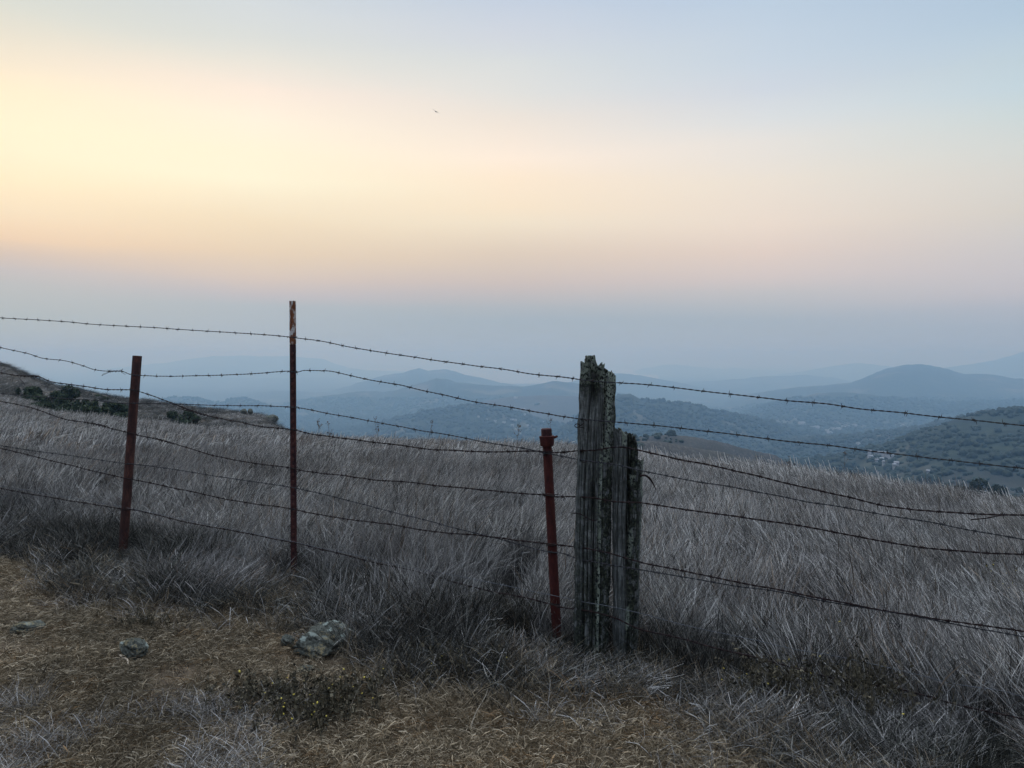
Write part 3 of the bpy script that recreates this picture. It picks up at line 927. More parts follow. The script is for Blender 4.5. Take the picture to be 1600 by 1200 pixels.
    attr(me, 'crevice', np.append(C, .5)); attr(me, 'lichen', np.append(lichen(U, Rw), 0)); attr(me, 'moss', np.append(mossf(U, Rw), .5))
    link('timber', me, M_WOOD, t)
    return t, base


def build_wood():
    def top1(u, f):
        c = 905 + u * 57
        return float(np.interp(c, [904, 908, 911, 912.5, 914, 925, 926.5, 928, 931, 936, 939, 941.5, 943, 950, 955, 959, 963],
                               [566, 566, 569, 560, 556, 556, 559, 567, 571, 571, 567, 566, 577, 578, 580, 583, 590]))
    Lft = [(540, 908), (567, 907.5), (600, 906), (660, 904), (760, 901), (850, 899), (1000, 897), (1100, 896)]
    Rgt = [(540, 962), (590, 962.5), (690, 960), (780, 957), (850, 955), (1000, 951), (1100, 950)]
    t, b = wood_post('wooden_post', 'taller weathered grey wooden post, splintered at the top, mossy and lichened', 4.1, 1022, Lft, Rgt, .15, math.radians(-34), top1,
                     [(.11, .012, .012, 590, 1000), (.20, .010, .016, 640, 1010), (.31, .012, .018, 625, 960), (.40, .010, .014, 640, 1010), (.47, .014, .022, 680, 1010), (.69, .018, .022, 560, 1000), (.58, .012, .012, 760, 1010), (.82, .012, .012, 590, 900)],
                     [(.37, 606, .17, 26, .026), (.42, 775, .10, 30, .016), (.5, 925, .12, 60, .012)],
                     lambda U, R: np.clip(.20 + .32 * np.exp(-((U - .80) / .15) ** 2) * (R < 720) + .35 * np.exp(-((U - .62) / .08) ** 2) * (R > 690) + .25 * (R < 600), 0, 1),
                     lambda U, R: np.clip(.42 + .5 * sstep(.52, .75, U) + .7 * sstep(625, 590, R) + .25 * sstep(700, 820, R) + .25 * sstep(850, 980, R), 0, 1), 5)
    # staples and old wire ends driven into the timber
    for (px, row, dx) in ((926, 594, 0), (918, 656, 0), (930, 704, 0), (914, 722, 0), (929, 777, 0), (914, 809, 0), (932, 856, 0), (924, 876, 0)):
        p = P(px, row, 3.995) - b
        a = np.linspace(0, PI, 9)
        link('staple', tie(np.stack([p.x + .010 * np.cos(a), p.y - .006 - .016 * np.sin(a) + .022, p.z + .004 * np.cos(a)], 1), .002), M_WIREOLD, t)
    p = P(903, 665, 4.05) - b; a = np.linspace(-.6, 2 * PI - .9, 20)
    link('wire_loop', tie(np.vstack([[p.x + .03, p.y, p.z + .012], np.stack([p.x + .013 * np.cos(a) - .004, p.y - .012 * np.sin(a), p.z + .010 * np.sin(a)], 1), [p.x + .03, p.y, p.z - .012]]), .0022), M_WIREOLD, t)
    a = np.linspace(0, 1, 24)
    pa = P(895, 802, 4.0) - b; pb = P(934, 812, 3.985) - b
    pts = np.outer(1 - a, pa) + np.outer(a, pb); pts[:, 1] -= .012 * np.sin(a * PI); pts[:, 2] += .008 * np.sin(a * PI * 2)
    link('wire_loop', tie(pts, .0026), M_WIREOLD, t)

    def top2(u, f):
        c = 958 + u * 48
        return float(np.interp(c, [957, 959, 962, 972, 975, 983, 985, 990, 992, 993.5, 995, 997, 999, 1003, 1005, 1007], [676, 672, 670, 671, 676, 676, 681, 679, 690, 703, 712, 716, 722, 727, 718, 719]))
    Lft = [(600, 957.5), (674, 957.5), (790, 956.5), (900, 957), (1010, 957.5), (1100, 958)]
    Rgt = [(600, 1008), (715, 1007.5), (785, 1005), (843, 1002), (951, 999.5), (1012, 996), (1100, 994)]
    t, b = wood_post('wooden_post', 'shorter broken dark wooden post streaked with pale lichen, right of the taller one', 4.12, 1026, Lft, Rgt, .13, math.radians(-22), top2,
                     [(.42, .035, .03, 660, 1030), (.56, .06, .03, 690, 1030), (.12, .015, .012, 690, 1000), (.28, .012, .010, 680, 900), (.80, .03, .022, 700, 1010), (.70, .015, .015, 680, 900)],
                     [(.55, 770, .13, 40, .03), (.5, 870, .12, 40, .02), (.85, 800, .08, 50, .018)],
                     lambda U, R: np.clip(.70 * np.exp(-((U - .60 + .0006 * (R - 800)) / .10) ** 2) * (R > 740) * (.5 + .5 * np.sin(R / 19.0 + 1)) + .6 * np.exp(-((U - .32) / .12) ** 2) * (R < 700) + .5 * sstep(.86, .97, U) * (R < 860), 0, 1),
                     lambda U, R: np.clip(.40 + .6 * sstep(.34, .52, U) - .35 * sstep(.86, .95, U), 0, 1), 23)
    a = np.linspace(0, 1, 14); p = P(1003, 744, 4.06) - b
    pts = np.stack([p.x - .01 + .085 * a, p.y + 0 * a, p.z + .012 * np.sin(a * 3) - .075 * a ** 2.2], 1)
    link('bark_strip', tie(pts, np.interp(a, [0, .6, 1], [.005, .006, .002])), M_WIREOLD, t)


build_wood()


# ------------------------------------------------------------------ wires
STR = {
 1: [(0,496.6),(94,502),(150,507),(237,511.6),(300,516),(366,520),(450,526),(464,528),(508,534),(545,542),(620,554),(701,566),(744,571.6),(787,577),(828,584),(875,589),(905,593),(930,596),(962,598),(1000,600),(1064,607),(1116,613),(1172,619),(1231,626),(1289,631),(1345,639),(1411,645),(1472,652),(1544,659),(1600,665)],
 2: [(0,543),(45,553),(67,560),(97,563),(125,570),(150,578),(172,580),(189,580),(206,585.6),(222,586.6),(269,588),(309,587),(373,585),(406,583),(452,580),(464,582),(475,579),(509,579.4),(547,586.6),(584,595),(622,601),(659,610),(698,618),(741,628),(783,634),(828,642),(903,654),(930,657),(962,659.5),(1000,662.6),(1071,670),(1124,676),(1180,683),(1236,690),(1296,696),(1352,703.5),(1600,732)],
 3: [(0,582),(31,587),(56,588),(81,596.6),(128,603),(172,609),(205,609),(220,612.5),(266,629),(294,640.6),(325,650),(378,660.6),(416,668),(452,671),(464,673),(497,680),(537,685),(584,691),(634,696.6),(684,703),(731,705),(778,706),(825,705),(850,706),(863,707),(887,705.5),(930,704),(956,700),(972,699),(990,702),(1000,704),(1058,717),(1118,729),(1165,739),(1253,761),(1322,776),(1390,792),(1467,799.5),(1525,802.5),(1566,804),(1600,805)],
 4: [(0,614.7),(47,619),(103,623),(153,626),(189,630),(217,630),(266,631),(325,633),(400,634),(452,636),(464,637),(484,640),(512,646),(564,655),(597,661.6),(628,667),(658,673),(691,678),(725,684),(759,691),(831,703),(850,708),(863,710),(904,718),(930,722),(960,726),(1000,735),(1045,744),(1090,753),(1133,759),(1180,768),(1219,775.5),(1264,784.5),(1311,791),(1356,799.5),(1405,808),(1454,816),(1504,826),(1600,843)],
 5: [(0,626.6),(47,636.6),(87.5,650.6),(109,657),(137.5,661),(156,664.7),(187,672.5),(200,675.6),(216,679.7),(230,682.5),(247,686.6),(266,692),(297,700.6),(334,711.6),(369,719),(412,725.6),(452,731),(464,734),(500,739),(541,744),(587.5,750),(631,753),(678,758),(728,763),(773,767),(816,771),(853,774),(867,776),(887,776),(904,777),(926,778),(956,783),(1004,786),(1056,794),(1114,802),(1184,812),(1253,822),(1317,834),(1388,847.5),(1461,858),(1551,864),(1600,866)],
 6: [(0,696),(56,705),(119,713),(194,724),(211,725.6),(269,733),(337.5,744),(450,760.6),(464,763),(506,772.5),(572,789),(619,801.6),(666,813),(712,825.6),(744,833),(790,845),(820,853),(863,863),(876,864),(904,873.6),(952,882),(1004,891),(1075,903),(1150,916),(1206,923),(1277,937),(1424,962),(1491,975),(1532,983),(1600,995)],
 7: [(0,700),(56,714),(119,729),(141,735),(194,746.6),(208,749),(269,761.6),(337.5,776.6),(394,786.6),(452,795),(464,797.5),(500,804),(544,811.6),(593,817),(687,832),(747,837),(800,843),(858,850),(873,852),(900,855),(940,862),(985,874),(1004,879),(1067,892),(1127,905),(1202,919),(1270,932),(1356,949),(1450,965),(1525,976),(1600,987)],
 8: [(0,763),(37.5,770),(100,781),(150,789),(191,795),(210,797),(294,817),(367.5,830),(451.5,846.5),(465,849),(500,858),(543,868),(590,880),(627,887),(677,900),(723,913),(773,925),(817,933),(862,945),(880,950),(920,955),(960,966),(1000,983),(1056,995),(1116,1012),(1180,1027),(1240,1043),(1300,1059),(1360,1070),(1412,1079),(1506,1104),(1600,1124)],
 9: [(0,759),(100,776),(191,792),(294,813),(451.5,845),(500,856),(560,868),(620,883),(673,892),(750,907),(800,917),(833,924),(863,930),(910,940),(950,947),(1000,958),(1075,978),(1127,989),(1187,1002),(1240,1014),(1300,1024),(1375,1040),(1439,1055),(1491,1068),(1562,1079),(1600,1089)],
}
WLAB = {
 1: ('topmost barbed wire, a thin strand crossing the white painted tip of the tallest post', 'new'),
 2: ('second barbed wire from the top, spliced just left of the leaning pipe post', 'new'),
 3: ('heavy rusty barbed wire with a thick twisted splice right of the leaning pipe post', 'old'),
 4: ('straight thin barbed wire crossing the leaning pipe post just below its upper third', 'new'),
 5: ('rusty barbed wire with an upright loose stub right of the leaning pipe post', 'old'),
 6: ('thin barbed wire dipping to touch the rusty one right of the wooden posts', 'new'),
 7: ('rusty barbed wire running closely above a thin one right of the wooden posts', 'old'),
 8: ('lowest rusty barbed wire, sinking into the tall grass at lower right', 'old'),
 9: ('smooth grey galvanised wire just above the lowest barbed wire', 'galv'),
}


def barb_mesh(seed):
    g = np.random.default_rng(seed); b = MB()
    a = np.linspace(0, 4 * PI, 26)
    b.tube(np.stack([np.linspace(-.007, .007, 26), .0042 * np.cos(a), .0042 * np.sin(a)], 1), .0015, 5)
    for k in range(4):
        an = k * PI / 2 + g.uniform(-.6, .6); x = -.006 + .004 * k
        L = g.uniform(.014, .021)
        d = np.array([g.uniform(-.45, .45), math.cos(an), math.sin(an)]); d /= np.linalg.norm(d)
        b.tube([np.array([x, 0, 0]) + d * .003, np.array([x, 0, 0]) + d * L * .6, np.array([x, 0, 0]) + d * L], [.0015, .0012, .0003], 5)
    return b.mesh('barb')


BARBS = [barb_mesh(900 + i) for i in range(5)]
BARBS_OLD = [m.copy() for m in BARBS]
for m in BARBS: m.materials.append(M_WIRENEW)
for m in BARBS_OLD: m.materials.append(M_WIREOLD)


def build_wires():
    for sid, pl in STR.items():
        label, kind = WLAB[sid]
        mat = {'new': M_WIRENEW, 'old': M_WIREOLD, 'galv': M_WIREGALV}[kind]
        a = np.array(pl, float)
        # smooth curve through the traced points
        pxs = np.arange(a[0, 0], a[-1, 0] + 1, 4.0)
        rows = pchip(a[:, 0], a[:, 1], pxs)
        Y = depth(pxs)
        pts = np.stack([(pxs - 800) / F * Y, Y, EYE - (rows - HOR) / F * Y], 1)
        # carry both ends on to the next posts of the line, out of frame
        d0 = pts[0] - pts[12]; d0 /= np.linalg.norm(d0); d1 = pts[-1] - pts[-40]; d1 /= np.linalg.norm(d1)
        e0 = np.array([pts[0] + d0 * s + np.array([0, 0, .012 * s * s]) for s in np.arange(3.2, 0, -.05)])
        e1 = np.array([pts[-1] + d1 * s + np.array([0, 0, .012 * s * s]) for s in np.arange(.05, 3.0, .05)])
        pts = np.vstack([e0, pts, e1])
        seg = np.linalg.norm(np.diff(pts, axis=0), axis=1); L = np.concatenate([[0], np.cumsum(seg)])
        step = .011
        sl = np.arange(0, L[-1], step)
        c = np.stack([np.interp(sl, L, pts[:, i]) for i in range(3)], 1)
        # old wire wanders a little
        wob = .0035 if kind == 'old' else .0016
        c[:, 2] += (fbm(sl / .16, sl * 0, 3, sid) - .5) * wob * 2; c[:, 1] += (fbm(sl / .2, sl * 0, 3, sid + 40) - .5) * wob * 2
        tan = np.gradient(c, axis=0); tan /= np.linalg.norm(tan, axis=1)[:, None]
        n = np.cross(tan, [0, 0, 1.0]); n /= np.linalg.norm(n, axis=1)[:, None]; bn = np.cross(n, tan)
        b = MB()
        if kind == 'galv':
            b.tube(c, .0014, 6)
        else:
            rr = .0024 if kind == 'old' else .0019
            pitch = .085 if kind == 'old' else .065
            ph = sl / pitch * 2 * PI
            for o in (0, PI):
                off = rr * .95
                b.tube(c + n * (off * np.cos(ph + o))[:, None] + bn * (off * np.sin(ph + o))[:, None], rr, 6)
        extra = []
        name = 'smooth_wire' if kind == 'galv' else 'barbed_wire'
        o = link(name, b.mesh(name), mat)
        tag(o, label, 'wire', 'wire strands of the fence')
        if kind != 'galv':
            g = random.Random(sid); s = g.uniform(.02, .12)
            src = BARBS_OLD if kind == 'old' else BARBS
            while s < sl[-1]:
                i = int(s / step)
                px = c[i][0] / c[i][1] * F + 800
                if -350 < px < 1900:
                    q = Vector((1, 0, 0)).rotation_difference(Vector(tan[i]))
                    bo = link('barb', src[g.randrange(5)], None, o, c[i])
                    bo.rotation_mode = 'QUATERNION'; bo.rotation_quaternion = q @ Euler((g.uniform(0, 6.28), 0, 0)).to_quaternion()
                    sc = 1.15 if kind == 'old' else 1.05; bo.scale = (sc, sc, sc)
                s += .132 * g.uniform(.9, 1.12)
        # splices, wraps and loose ends
        def piece(nm, pp, rad): link(nm, tie(np.array([P(x, r, depth(x) - .012 + dd) for x, r, dd in pp]), rad), mat, o)
        def wrap(x0, x1, turns, R, rad):
            t = np.linspace(0, 1, int(turns * 14)); xs = x0 + (x1 - x0) * t
            cc = np.stack([np.interp(xs, pxs, pts[len(e0):len(e0) + len(pxs), i]) for i in range(3)], 1)
            al = t * turns * 2 * PI
            tg = cc[-1] - cc[0]; tg /= np.linalg.norm(tg); nn = np.cross(tg, [0, 0, 1]); nn /= np.linalg.norm(nn); bb = np.cross(nn, tg)
            Rv = R * (1 + .25 * np.sin(t * 17))
            link('splice', tie(cc + nn[None] * (Rv * np.cos(al))[:, None] + bb[None] * (Rv * np.sin(al))[:, None], rad), mat, o)
        if sid == 2:
            wrap(172, 192, 4, .007, .0016); piece('loose_end', [(182, 579, 0), (170, 582, 0), (159, 587, 0), (161, 584.5, 0), (172, 580.5, 0)], .0015)
            piece('loose_end', [(188, 580, 0), (192, 576, 0), (190, 582, 0), (196, 585, 0)], .0015)
        if sid == 3:
            wrap(282, 326, 8, .008, .0024); wrap(28, 64, 6, .007, .0022)
            piece('loose_end', [(300, 643, 0), (289, 641, 0), (277, 637, 0)], .003); piece('loose_end', [(325, 650, 0), (322, 654, 0), (311, 655.5, 0), (300, 657, 0)], .002)
            piece('loose_end', [(28, 588, 0), (33, 594, 0), (39, 601, 0)], .002)
            piece('loose_end', [(1575, 804, 0), (1560, 806, 0), (1540, 810, 0), (1517, 812, 0)], .003)
            piece('loose_end', [(852, 712, 0), (843, 710, -.01), (842, 700, -.01), (847, 699, 0)], .002)
        if sid == 5:
            wrap(143, 170, 6, .009, .0023); wrap(240, 268, 6, .008, .0022)
            piece('loose_end', [(231, 687, 0), (230, 682, 0), (229, 674, 0), (227.5, 665, 0)], .0026)
            piece('loose_end', [(162, 666, 0), (167, 661, 0), (168, 656, 0)], .0022)
            piece('loose_end', [(855, 771, 0), (866, 773, -.03), (873, 772, -.02)], .0024)


build_wires()


# ------------------------------------------------------------------ rocks and sticks
def rock(name, label, px, row, w, h, seed, Y=None, dscale=1.0, yaw=0, cat='rock', flat=.85):
    """w, h in photo pixels at the place where it stands; row is its foot"""
    p = hit(px, row, 1.5, 400) if Y is None else P(px, row, Y)
    m = p.y / F
    bm = bmesh.new(); bmesh.ops.create_icosphere(bm, subdivisions=5, radius=1)
    co = np.array([v.co[:] for v in bm.verts]); tr = [[v.index for v in f.verts] for f in bm.faces]; bm.free()
    g = np.random.default_rng(seed)
    # chipped planes
    for k in range(16):
        n = g.normal(size=3); n /= np.linalg.norm(n); d = g.uniform(.66, .93)
        pr = co @ n; co = co - np.outer(np.maximum(pr - d, 0), n) * .97
    n = fbm(co[:, 0] * 3 + 5 * co[:, 2], co[:, 1] * 3 - 3 * co[:, 2], 5, seed)
    n2 = fbm(co[:, 0] * 9 + 7 * co[:, 2], co[:, 1] * 9 - 6 * co[:, 2], 3, seed + 9)
    co = co * (1 + (n - .5) * .42 - .16 * sstep(.55, .75, n2))[:, None]
    co = co * np.array([w * m / 2, w * m / 2 * dscale, h * m * .62])
    co[:, 2] += h * m * .42 * flat
    me = mesh_np(name, co, None, tr, True)
    o = link(name, me, M_ROCK, None, p); o.rotation_euler = (0, 0, yaw)
    return tag(o, label, cat)


rock('rock', 'small pale pitted rock lying on the open verge', 209, 1026, 46, 30, 1, None, .9)
rock('rock', 'broad half buried boulder spotted with round lichen patches', 511, 1012, 96, 46, 2, None, .95, .4, flat=.4)
rock('rock', 'low slab of rock at the far left of the verge', 46, 988, 52, 18, 3, None, .7, .3)
rock('rock', 'rough grey rock half hidden in grass below the leaning pipe post', 183, 926, 46, 20, 4, None, .8)
rock('rock', 'small bluish stone just left of the lichen spotted boulder', 449, 1012, 24, 20, 5, None, .9)
rock('rock', 'dark flat stone sunk in the verge straw below the lichen spotted boulder', 478, 1050, 28, 10, 6, None, .8)
rock('rock_outcrop', 'left lump of the two rocks on the crest of the distant knoll', 380, 646, 11, 8, 7, 84)
rock('rock_outcrop', 'right squarer lump of the two rocks on the crest of the distant knoll', 391, 647, 8, 10, 8, 84)
rock('rock_outcrop', 'low broken rocks where the knoll falls away behind the tallest post', 424, 658, 22, 10, 9, 85)

b = MB(); p0 = hit(199, 1040)
pp = [P(187, 1021, p0.y + .06), P(193, 1027, p0.y + .03), P(199, 1031, p0.y + .01), P(201, 1042, p0.y - .05), P(201, 1053, p0.y - .08)]
zz = [z_at(q.x, q.y) + .012 for q in pp]
tw = thing('twig', 'pale bleached forked twig lying in front of the small pitted rock', 'twig', p0)
b.tube([(q.x - p0.x, q.y - p0.y, z + .012 - p0.z) for q, z in zip(pp[:3], zz)] + [(pp[3].x - p0.x, pp[3].y - p0.y, zz[3] - p0.z), (pp[4].x - p0.x, pp[4].y - p0.y, zz[4] - p0.z)], [.004, .005, .005, .0045, .002], 7)
link('stem', b.mesh('stem'), M_STICK, tw)


def straw(label, pxa, rowa, pxb, rowb, lift=.03, rad=.0018):
    a = hit(pxa, rowa); c = hit(pxb, rowb)
    t = np.linspace(0, 1, 12)
    pts = np.outer(1 - t, a) + np.outer(t, c)
    pts[:, 2] = height(pts[:, 0], pts[:, 1]) + .02 + lift * np.sin(t * PI) ** .7
    pts[:, 0] += .01 * np.sin(t * 5)
    mb = MB(); mb.tube(pts - np.array(a), np.linspace(rad, rad * .4, 12), 5)
    tag(link('straw', mb.mesh('straw'), M_STRAW, None, a), label, 'straw', 'long single straws lying on the verge')


straw('long straight straw lying level at the foot of the wooden posts', 945, 1108, 1040, 1106)
straw('long pale straw standing out at the grass edge left of the red pipe post', 667, 1059, 745, 1057, .06)
straw('long straw slanting down the verge below the lichen spotted boulder', 590, 1045, 545, 1130)
straw('kinked straw slanting across the lower centre of the verge', 762, 1085, 740, 1145)
straw('long straw slanting at lower right of the verge towards the corner', 920, 1098, 965, 1155)


# ------------------------------------------------------------------ weeds and stalks
def weed_mesh(seed, h, n, spread, fl, rad):
    g = np.random.default_rng(seed); b = MB(); f = MB(); nf = 0
    for i in range(n):
        az = g.uniform(0, 2 * PI); le = abs(g.normal(0, spread)); L = h * g.uniform(.6, 1.05)
        t = np.linspace(0, 1, 7)
        ang = le * (.5 + .8 * t)
        d = np.stack([np.sin(ang) * math.cos(az), np.sin(ang) * math.sin(az), np.cos(ang)], 1)
        p = np.cumsum(d * L / 7, 0) + np.array([g.normal(0, rad), g.normal(0, rad * .7), -.03])
        b.tube(p, np.linspace(.0022, .0009, 7), 4, False, g.uniform(.2, .9))
        for k in range(g.integers(4, 9)):
            j = g.integers(2, 7); q0 = p[j]
            dd = g.normal(size=3) * .5 + np.array([0, 0, 1.0]); dd /= np.linalg.norm(dd)
            l = h * g.uniform(.08, .22); q1 = q0 + dd * l * .6; q2 = q0 + dd * l + np.array([0, 0, .01])
            b.tube([q0, q1, q2], [.0012, .001, .0007], 3, False, g.uniform(.1, .9))
            for _ in range(3):
                lv = q0 + dd * l * g.uniform(.2, 1); w = g.normal(size=3) * .0065
                w2 = g.normal(size=3) * .004
                b.add([lv, lv + w + w2, lv + 1.6 * w, lv + w - w2], [(0, 1, 2, 3)], None, g.uniform(0, .8))
            if g.uniform() < fl:
                r = g.uniform(.0035, .006); an = np.arange(6) * PI / 3
                tilt = g.normal(0, .4, 2)
                ring = np.stack([r * np.cos(an), r * np.sin(an), r * (tilt[0] * np.cos(an) + tilt[1] * np.sin(an)) + .001], 1)
                v = np.vstack([q2 + ring, q2 + [0, 0, .003], q2 - [0, 0, .004]])
                f.add(v, None, [(6, k2, (k2 + 1) % 6) for k2 in range(6)] + [(7, (k2 + 1) % 6, k2) for k2 in range(6)]); nf += 1
    return b.mesh('stems'), (f.mesh('flowers') if nf else None)


def weed(label, px, row, hpx, n, spread, fl, seed, rad=.06):
    p = hit(px, row); h = hpx * p.y / F
    t = thing('weed', label, 'weed', p, 'tarweed plants along the fence')
    a, f = weed_mesh(seed, h, n, spread, fl, rad)
    link('stems', a, M_WEED, t)
    if f: link('flowers', f, M_FLOWER, t)


weed('low spreading olive weed with few yellow florets in the open verge, left of centre', 495, 1118, 62, 150, .8, .03, 31, .14)
weed('second olive weed, on the verge just left of the spreading one', 405, 1105, 46, 90, .9, .02, 32, .11)
weed('brown weed mound at the grass edge left of the red pipe post', 700, 1055, 55, 130, .8, .02, 33, .13)
weed('dark thicket weed at the foot of the lower wires, right of the wooden posts', 1215, 1110, 95, 90, .5, .02, 34, .11)
weed('second dark thicket weed, standing farther right below the lowest wires', 1345, 1130, 105, 90, .5, .01, 35, .12)
weed('flowering weed with yellow heads standing among grass under the paired wires', 1300, 1055, 80, 36, .5, .22, 36)
weed('tallest yellow flowered weed at the right edge behind the wires', 1570, 990, 100, 34, .4, .26, 37)
weed('small reddish dry weed above the small pitted rock', 218, 985, 36, 22, .5, 0, 38)


def stalk(label, px, row, hpx, seed, Y):
    x = (px - 800) / F * Y; p = Vector((x, Y, z_at(x, Y)))
    top = EYE - (row - HOR) / F * Y; h = max(top - p.z, .4)
    g = np.random.default_rng(seed); b = MB()
    t = np.linspace(0, 1, 9); le = g.normal(0, .09)
    p0 = np.stack([h * le * t ** 1.6, .05 * t * g.normal(), h * t], 1)
    b.tube(p0, np.linspace(.006, .002, 9), 5, False, .5)
    for k in range(g.integers(6, 12)):
        j = g.uniform(.5, .95); q = np.array([h * le * j ** 1.6, 0, h * j]); az = g.uniform(0, 6.28); l = h * g.uniform(.08, .24) * (1.15 - j) * 2
        e = q + np.array([math.cos(az) * l * .5, math.sin(az) * l * .5, l * .85])
        b.tube([q, (q + e) / 2 + [0, 0, .01], e], [.003, .0022, .0012], 4, False, .4)
        for _ in range(4):
            c = q + (e - q) * g.uniform(.4, 1.05); w = g.normal(size=3) * .013; w2 = g.normal(size=3) * .008
            b.add([c, c + w + w2, c + 1.7 * w, c + w - w2], [(0, 1, 2, 3)], None, g.uniform(.2, .6))
    t = link('dry_stalk', b.mesh('dry_stalk'), M_STALK, None, p)
    tag(t, label, 'dead stalk', 'dead weed stalks above the grass crest')


stalk('tallest dead bushy stalk on the grass crest at right', 1319, 706, 40, 1, 15)
stalk('dead stalk rising behind the cap of the red pipe post', 859, 652, 30, 2, 17)
stalk('dead stalk on the crest between the tallest post and the centre', 666, 655, 30, 3, 18)
stalk('thin dead stalk on the crest a little right of the tallest post', 500, 655, 30, 4, 19)
stalk('pair-like dead stalk on the crest next to the thin one right of the tallest post', 517, 659, 30, 5, 18.5)
stalk('short dead stalk on the crest left of the red pipe post', 806, 661, 24, 6, 17.5)
stalk('slender dead stalk standing farthest right on the grass crest', 1235, 712, 24, 7, 15.5)
stalk('dead stalk on the crest in the middle between tallest post and red post', 594, 650, 24, 8, 19)


# ------------------------------------------------------------------ bushes and trees
def leaf_cloud(seed, n, size, blobs):
    """leaf sized faces on and inside lobes (centre, radius)"""
    g = np.random.default_rng(seed)
    V = []; T = []; A = []
    for i in range(n):
        c, r = blobs[g.integers(len(blobs))]
        d = g.normal(size=3); d /= np.linalg.norm(d)
        rad = g.uniform(.45, 1.05) ** .6
        p = np.array(c) + d * np.array(r) * rad
        if p[2] < .02: p[2] = abs(p[2]) * .4
        nn = d + g.normal(size=3) * .7; nn /= np.linalg.norm(nn)
        u = np.cross(nn, g.normal(size=3)); u /= np.linalg.norm(u); w = np.cross(nn, u)
        s = size * g.uniform(.6, 1.4)
        b = len(V); V += [p - u * s, p + w * s * .55, p + u * s, p - w * s * .55]
        T.append((b, b + 1, b + 2, b + 3)); A += [np.clip(g.beta(2, 2.4) * .9 + .1 * d[2], 0, 1)] * 4
    me = mesh_np('foliage', np.array(V), np.array(T), None, False); attr(me, 'tint', np.array(A)); return me


def bush(label, px, row, wpx, hpx, seed, Y=None):
    p = hit(px, row, 20, 150) if Y is None else P(px, row, Y)
    m = p.y / F; w = wpx * m; h = hpx * m
    g = np.random.default_rng(seed)
    blobs = [((0, 0, h * .34), (w * .30, w * .3, h * .34))]
    for k in range(11):
        a = g.uniform(0, 6.28); q = g.uniform(.15, .46) * w
        blobs.append(((q * math.cos(a), q * math.sin(a) * .8, h * g.uniform(.2, .85) * (1 - .5 * q / w)), (w * g.uniform(.07, .2),) * 2 + (h * g.uniform(.14, .30),)))
    t = thing('bush', label, 'bush', p, 'bushes on the left hillside')
    link('foliage', leaf_cloud(seed, 2600, .05 + .018 * w, blobs), M_BUSH, t)
    b = MB()
    for k in range(7):
        a = g.uniform(0, 6.28); e = np.array([.3 * w * math.cos(a), .3 * w * math.sin(a), h * .6])
        b.tube([(0, 0, -.2), e * .5 + [0, 0, .1 * h], e], [.05, .035, .015], 5)
    link('stem', b.mesh('stem'), M_BARK, t)


for i, (px, row, w, h, lab) in enumerate([
    (46, 628, 30, 16, 'leftmost bush, highest in the dark patch on the left hillside'),
    (62, 637, 34, 14, 'olive bush below the leftmost one on the left hillside'),
    (103, 630, 32, 18, 'separate dark bush at the upper right of the hillside patch'),
    (92, 640, 30, 13, 'light green bush in the middle of the hillside patch'),
    (62, 645, 36, 12, 'dark low bush along the lower left edge of the hillside patch'),
    (85, 651, 42, 15, 'widest dark bush along the lower edge of the hillside patch'),
    (114, 656, 34, 17, 'shrub between two wires at the lower middle of the hillside patch'),
    (135, 655, 28, 22, 'tall round bush at the lower right middle of the hillside patch'),
    (153, 658, 26, 15, 'low bush beside the tall round one in the hillside patch'),
    (178, 655, 34, 20, 'round bush at the right end of the hillside patch next to the leaning pipe post'),
    (190, 664, 26, 14, 'pale green bush touching the left of the leaning pipe post'),
    (159, 625, 14, 6, 'tiny lone bush higher up on the left hillside'),
    (288, 665, 40, 16, 'lone dark bush on the open slope right of the leaning pipe post')]):
    bush(lab, px, row, w * 1.5, h * 1.6, 600 + i)


def tree(label, px, row_top, Y, wid, hgt, seed):
    x = (px - 800) / F * Y; zt = EYE - (row_top - HOR) / F * Y
    zg = z_at(x, Y); hgt = max(hgt, zt - zg)
    base = Vector((x, Y, zt - hgt))
    if base.z > zg: base.z = zg; hgt = zt - zg
    t = thing('oak_tree', label, 'tree', base, 'trees just beyond the grass crest')
    g = np.random.default_rng(seed)
    blobs = []
    for k in range(15):
        a = g.uniform(0, 6.28); q = wid * .5 * math.sqrt(g.uniform(0, 1)) * .8
        rr = wid * g.uniform(.13, .22); zc = hgt * g.uniform(.5, .80) * (1 - .25 * (q / wid))
        blobs.append(((q * math.cos(a), q * math.sin(a), zc), (rr, rr, min(rr * .8, hgt * .98 - zc))))
    link('crown', leaf_cloud(seed, 6500, .24, blobs), M_TREE, t)
    b = MB(); b.tube([(0, 0, -1), (.1, 0, hgt * .2), (.2, .1, hgt * .45)], [.45, .34, .22], 9)
    for k in range(7):
        e = np.array(blobs[k][0]); b.tube([(.1, 0, hgt * .22), e * .55 + [0, 0, .1 * hgt], e], [.22, .13, .05], 6)
    link('trunk', b.mesh('trunk'), M_BARK, t)


tree('broad dark oak beyond the grass crest at lower right', 1528, 732, 150, 8.5, 8, 701)
tree('dark oak left of the broad one beyond the grass crest', 1494, 740, 155, 6.5, 7, 702)
tree('smaller oak right of the broad one beyond the grass crest', 1566, 741, 145, 6, 7, 703)
tree('lowest oak, showing only its top at the left of the oak row', 1466, 747, 160, 5.5, 6, 704)
tree('rightmost oak of the row, at the edge of the picture', 1596, 751, 135, 5.5, 6, 705)


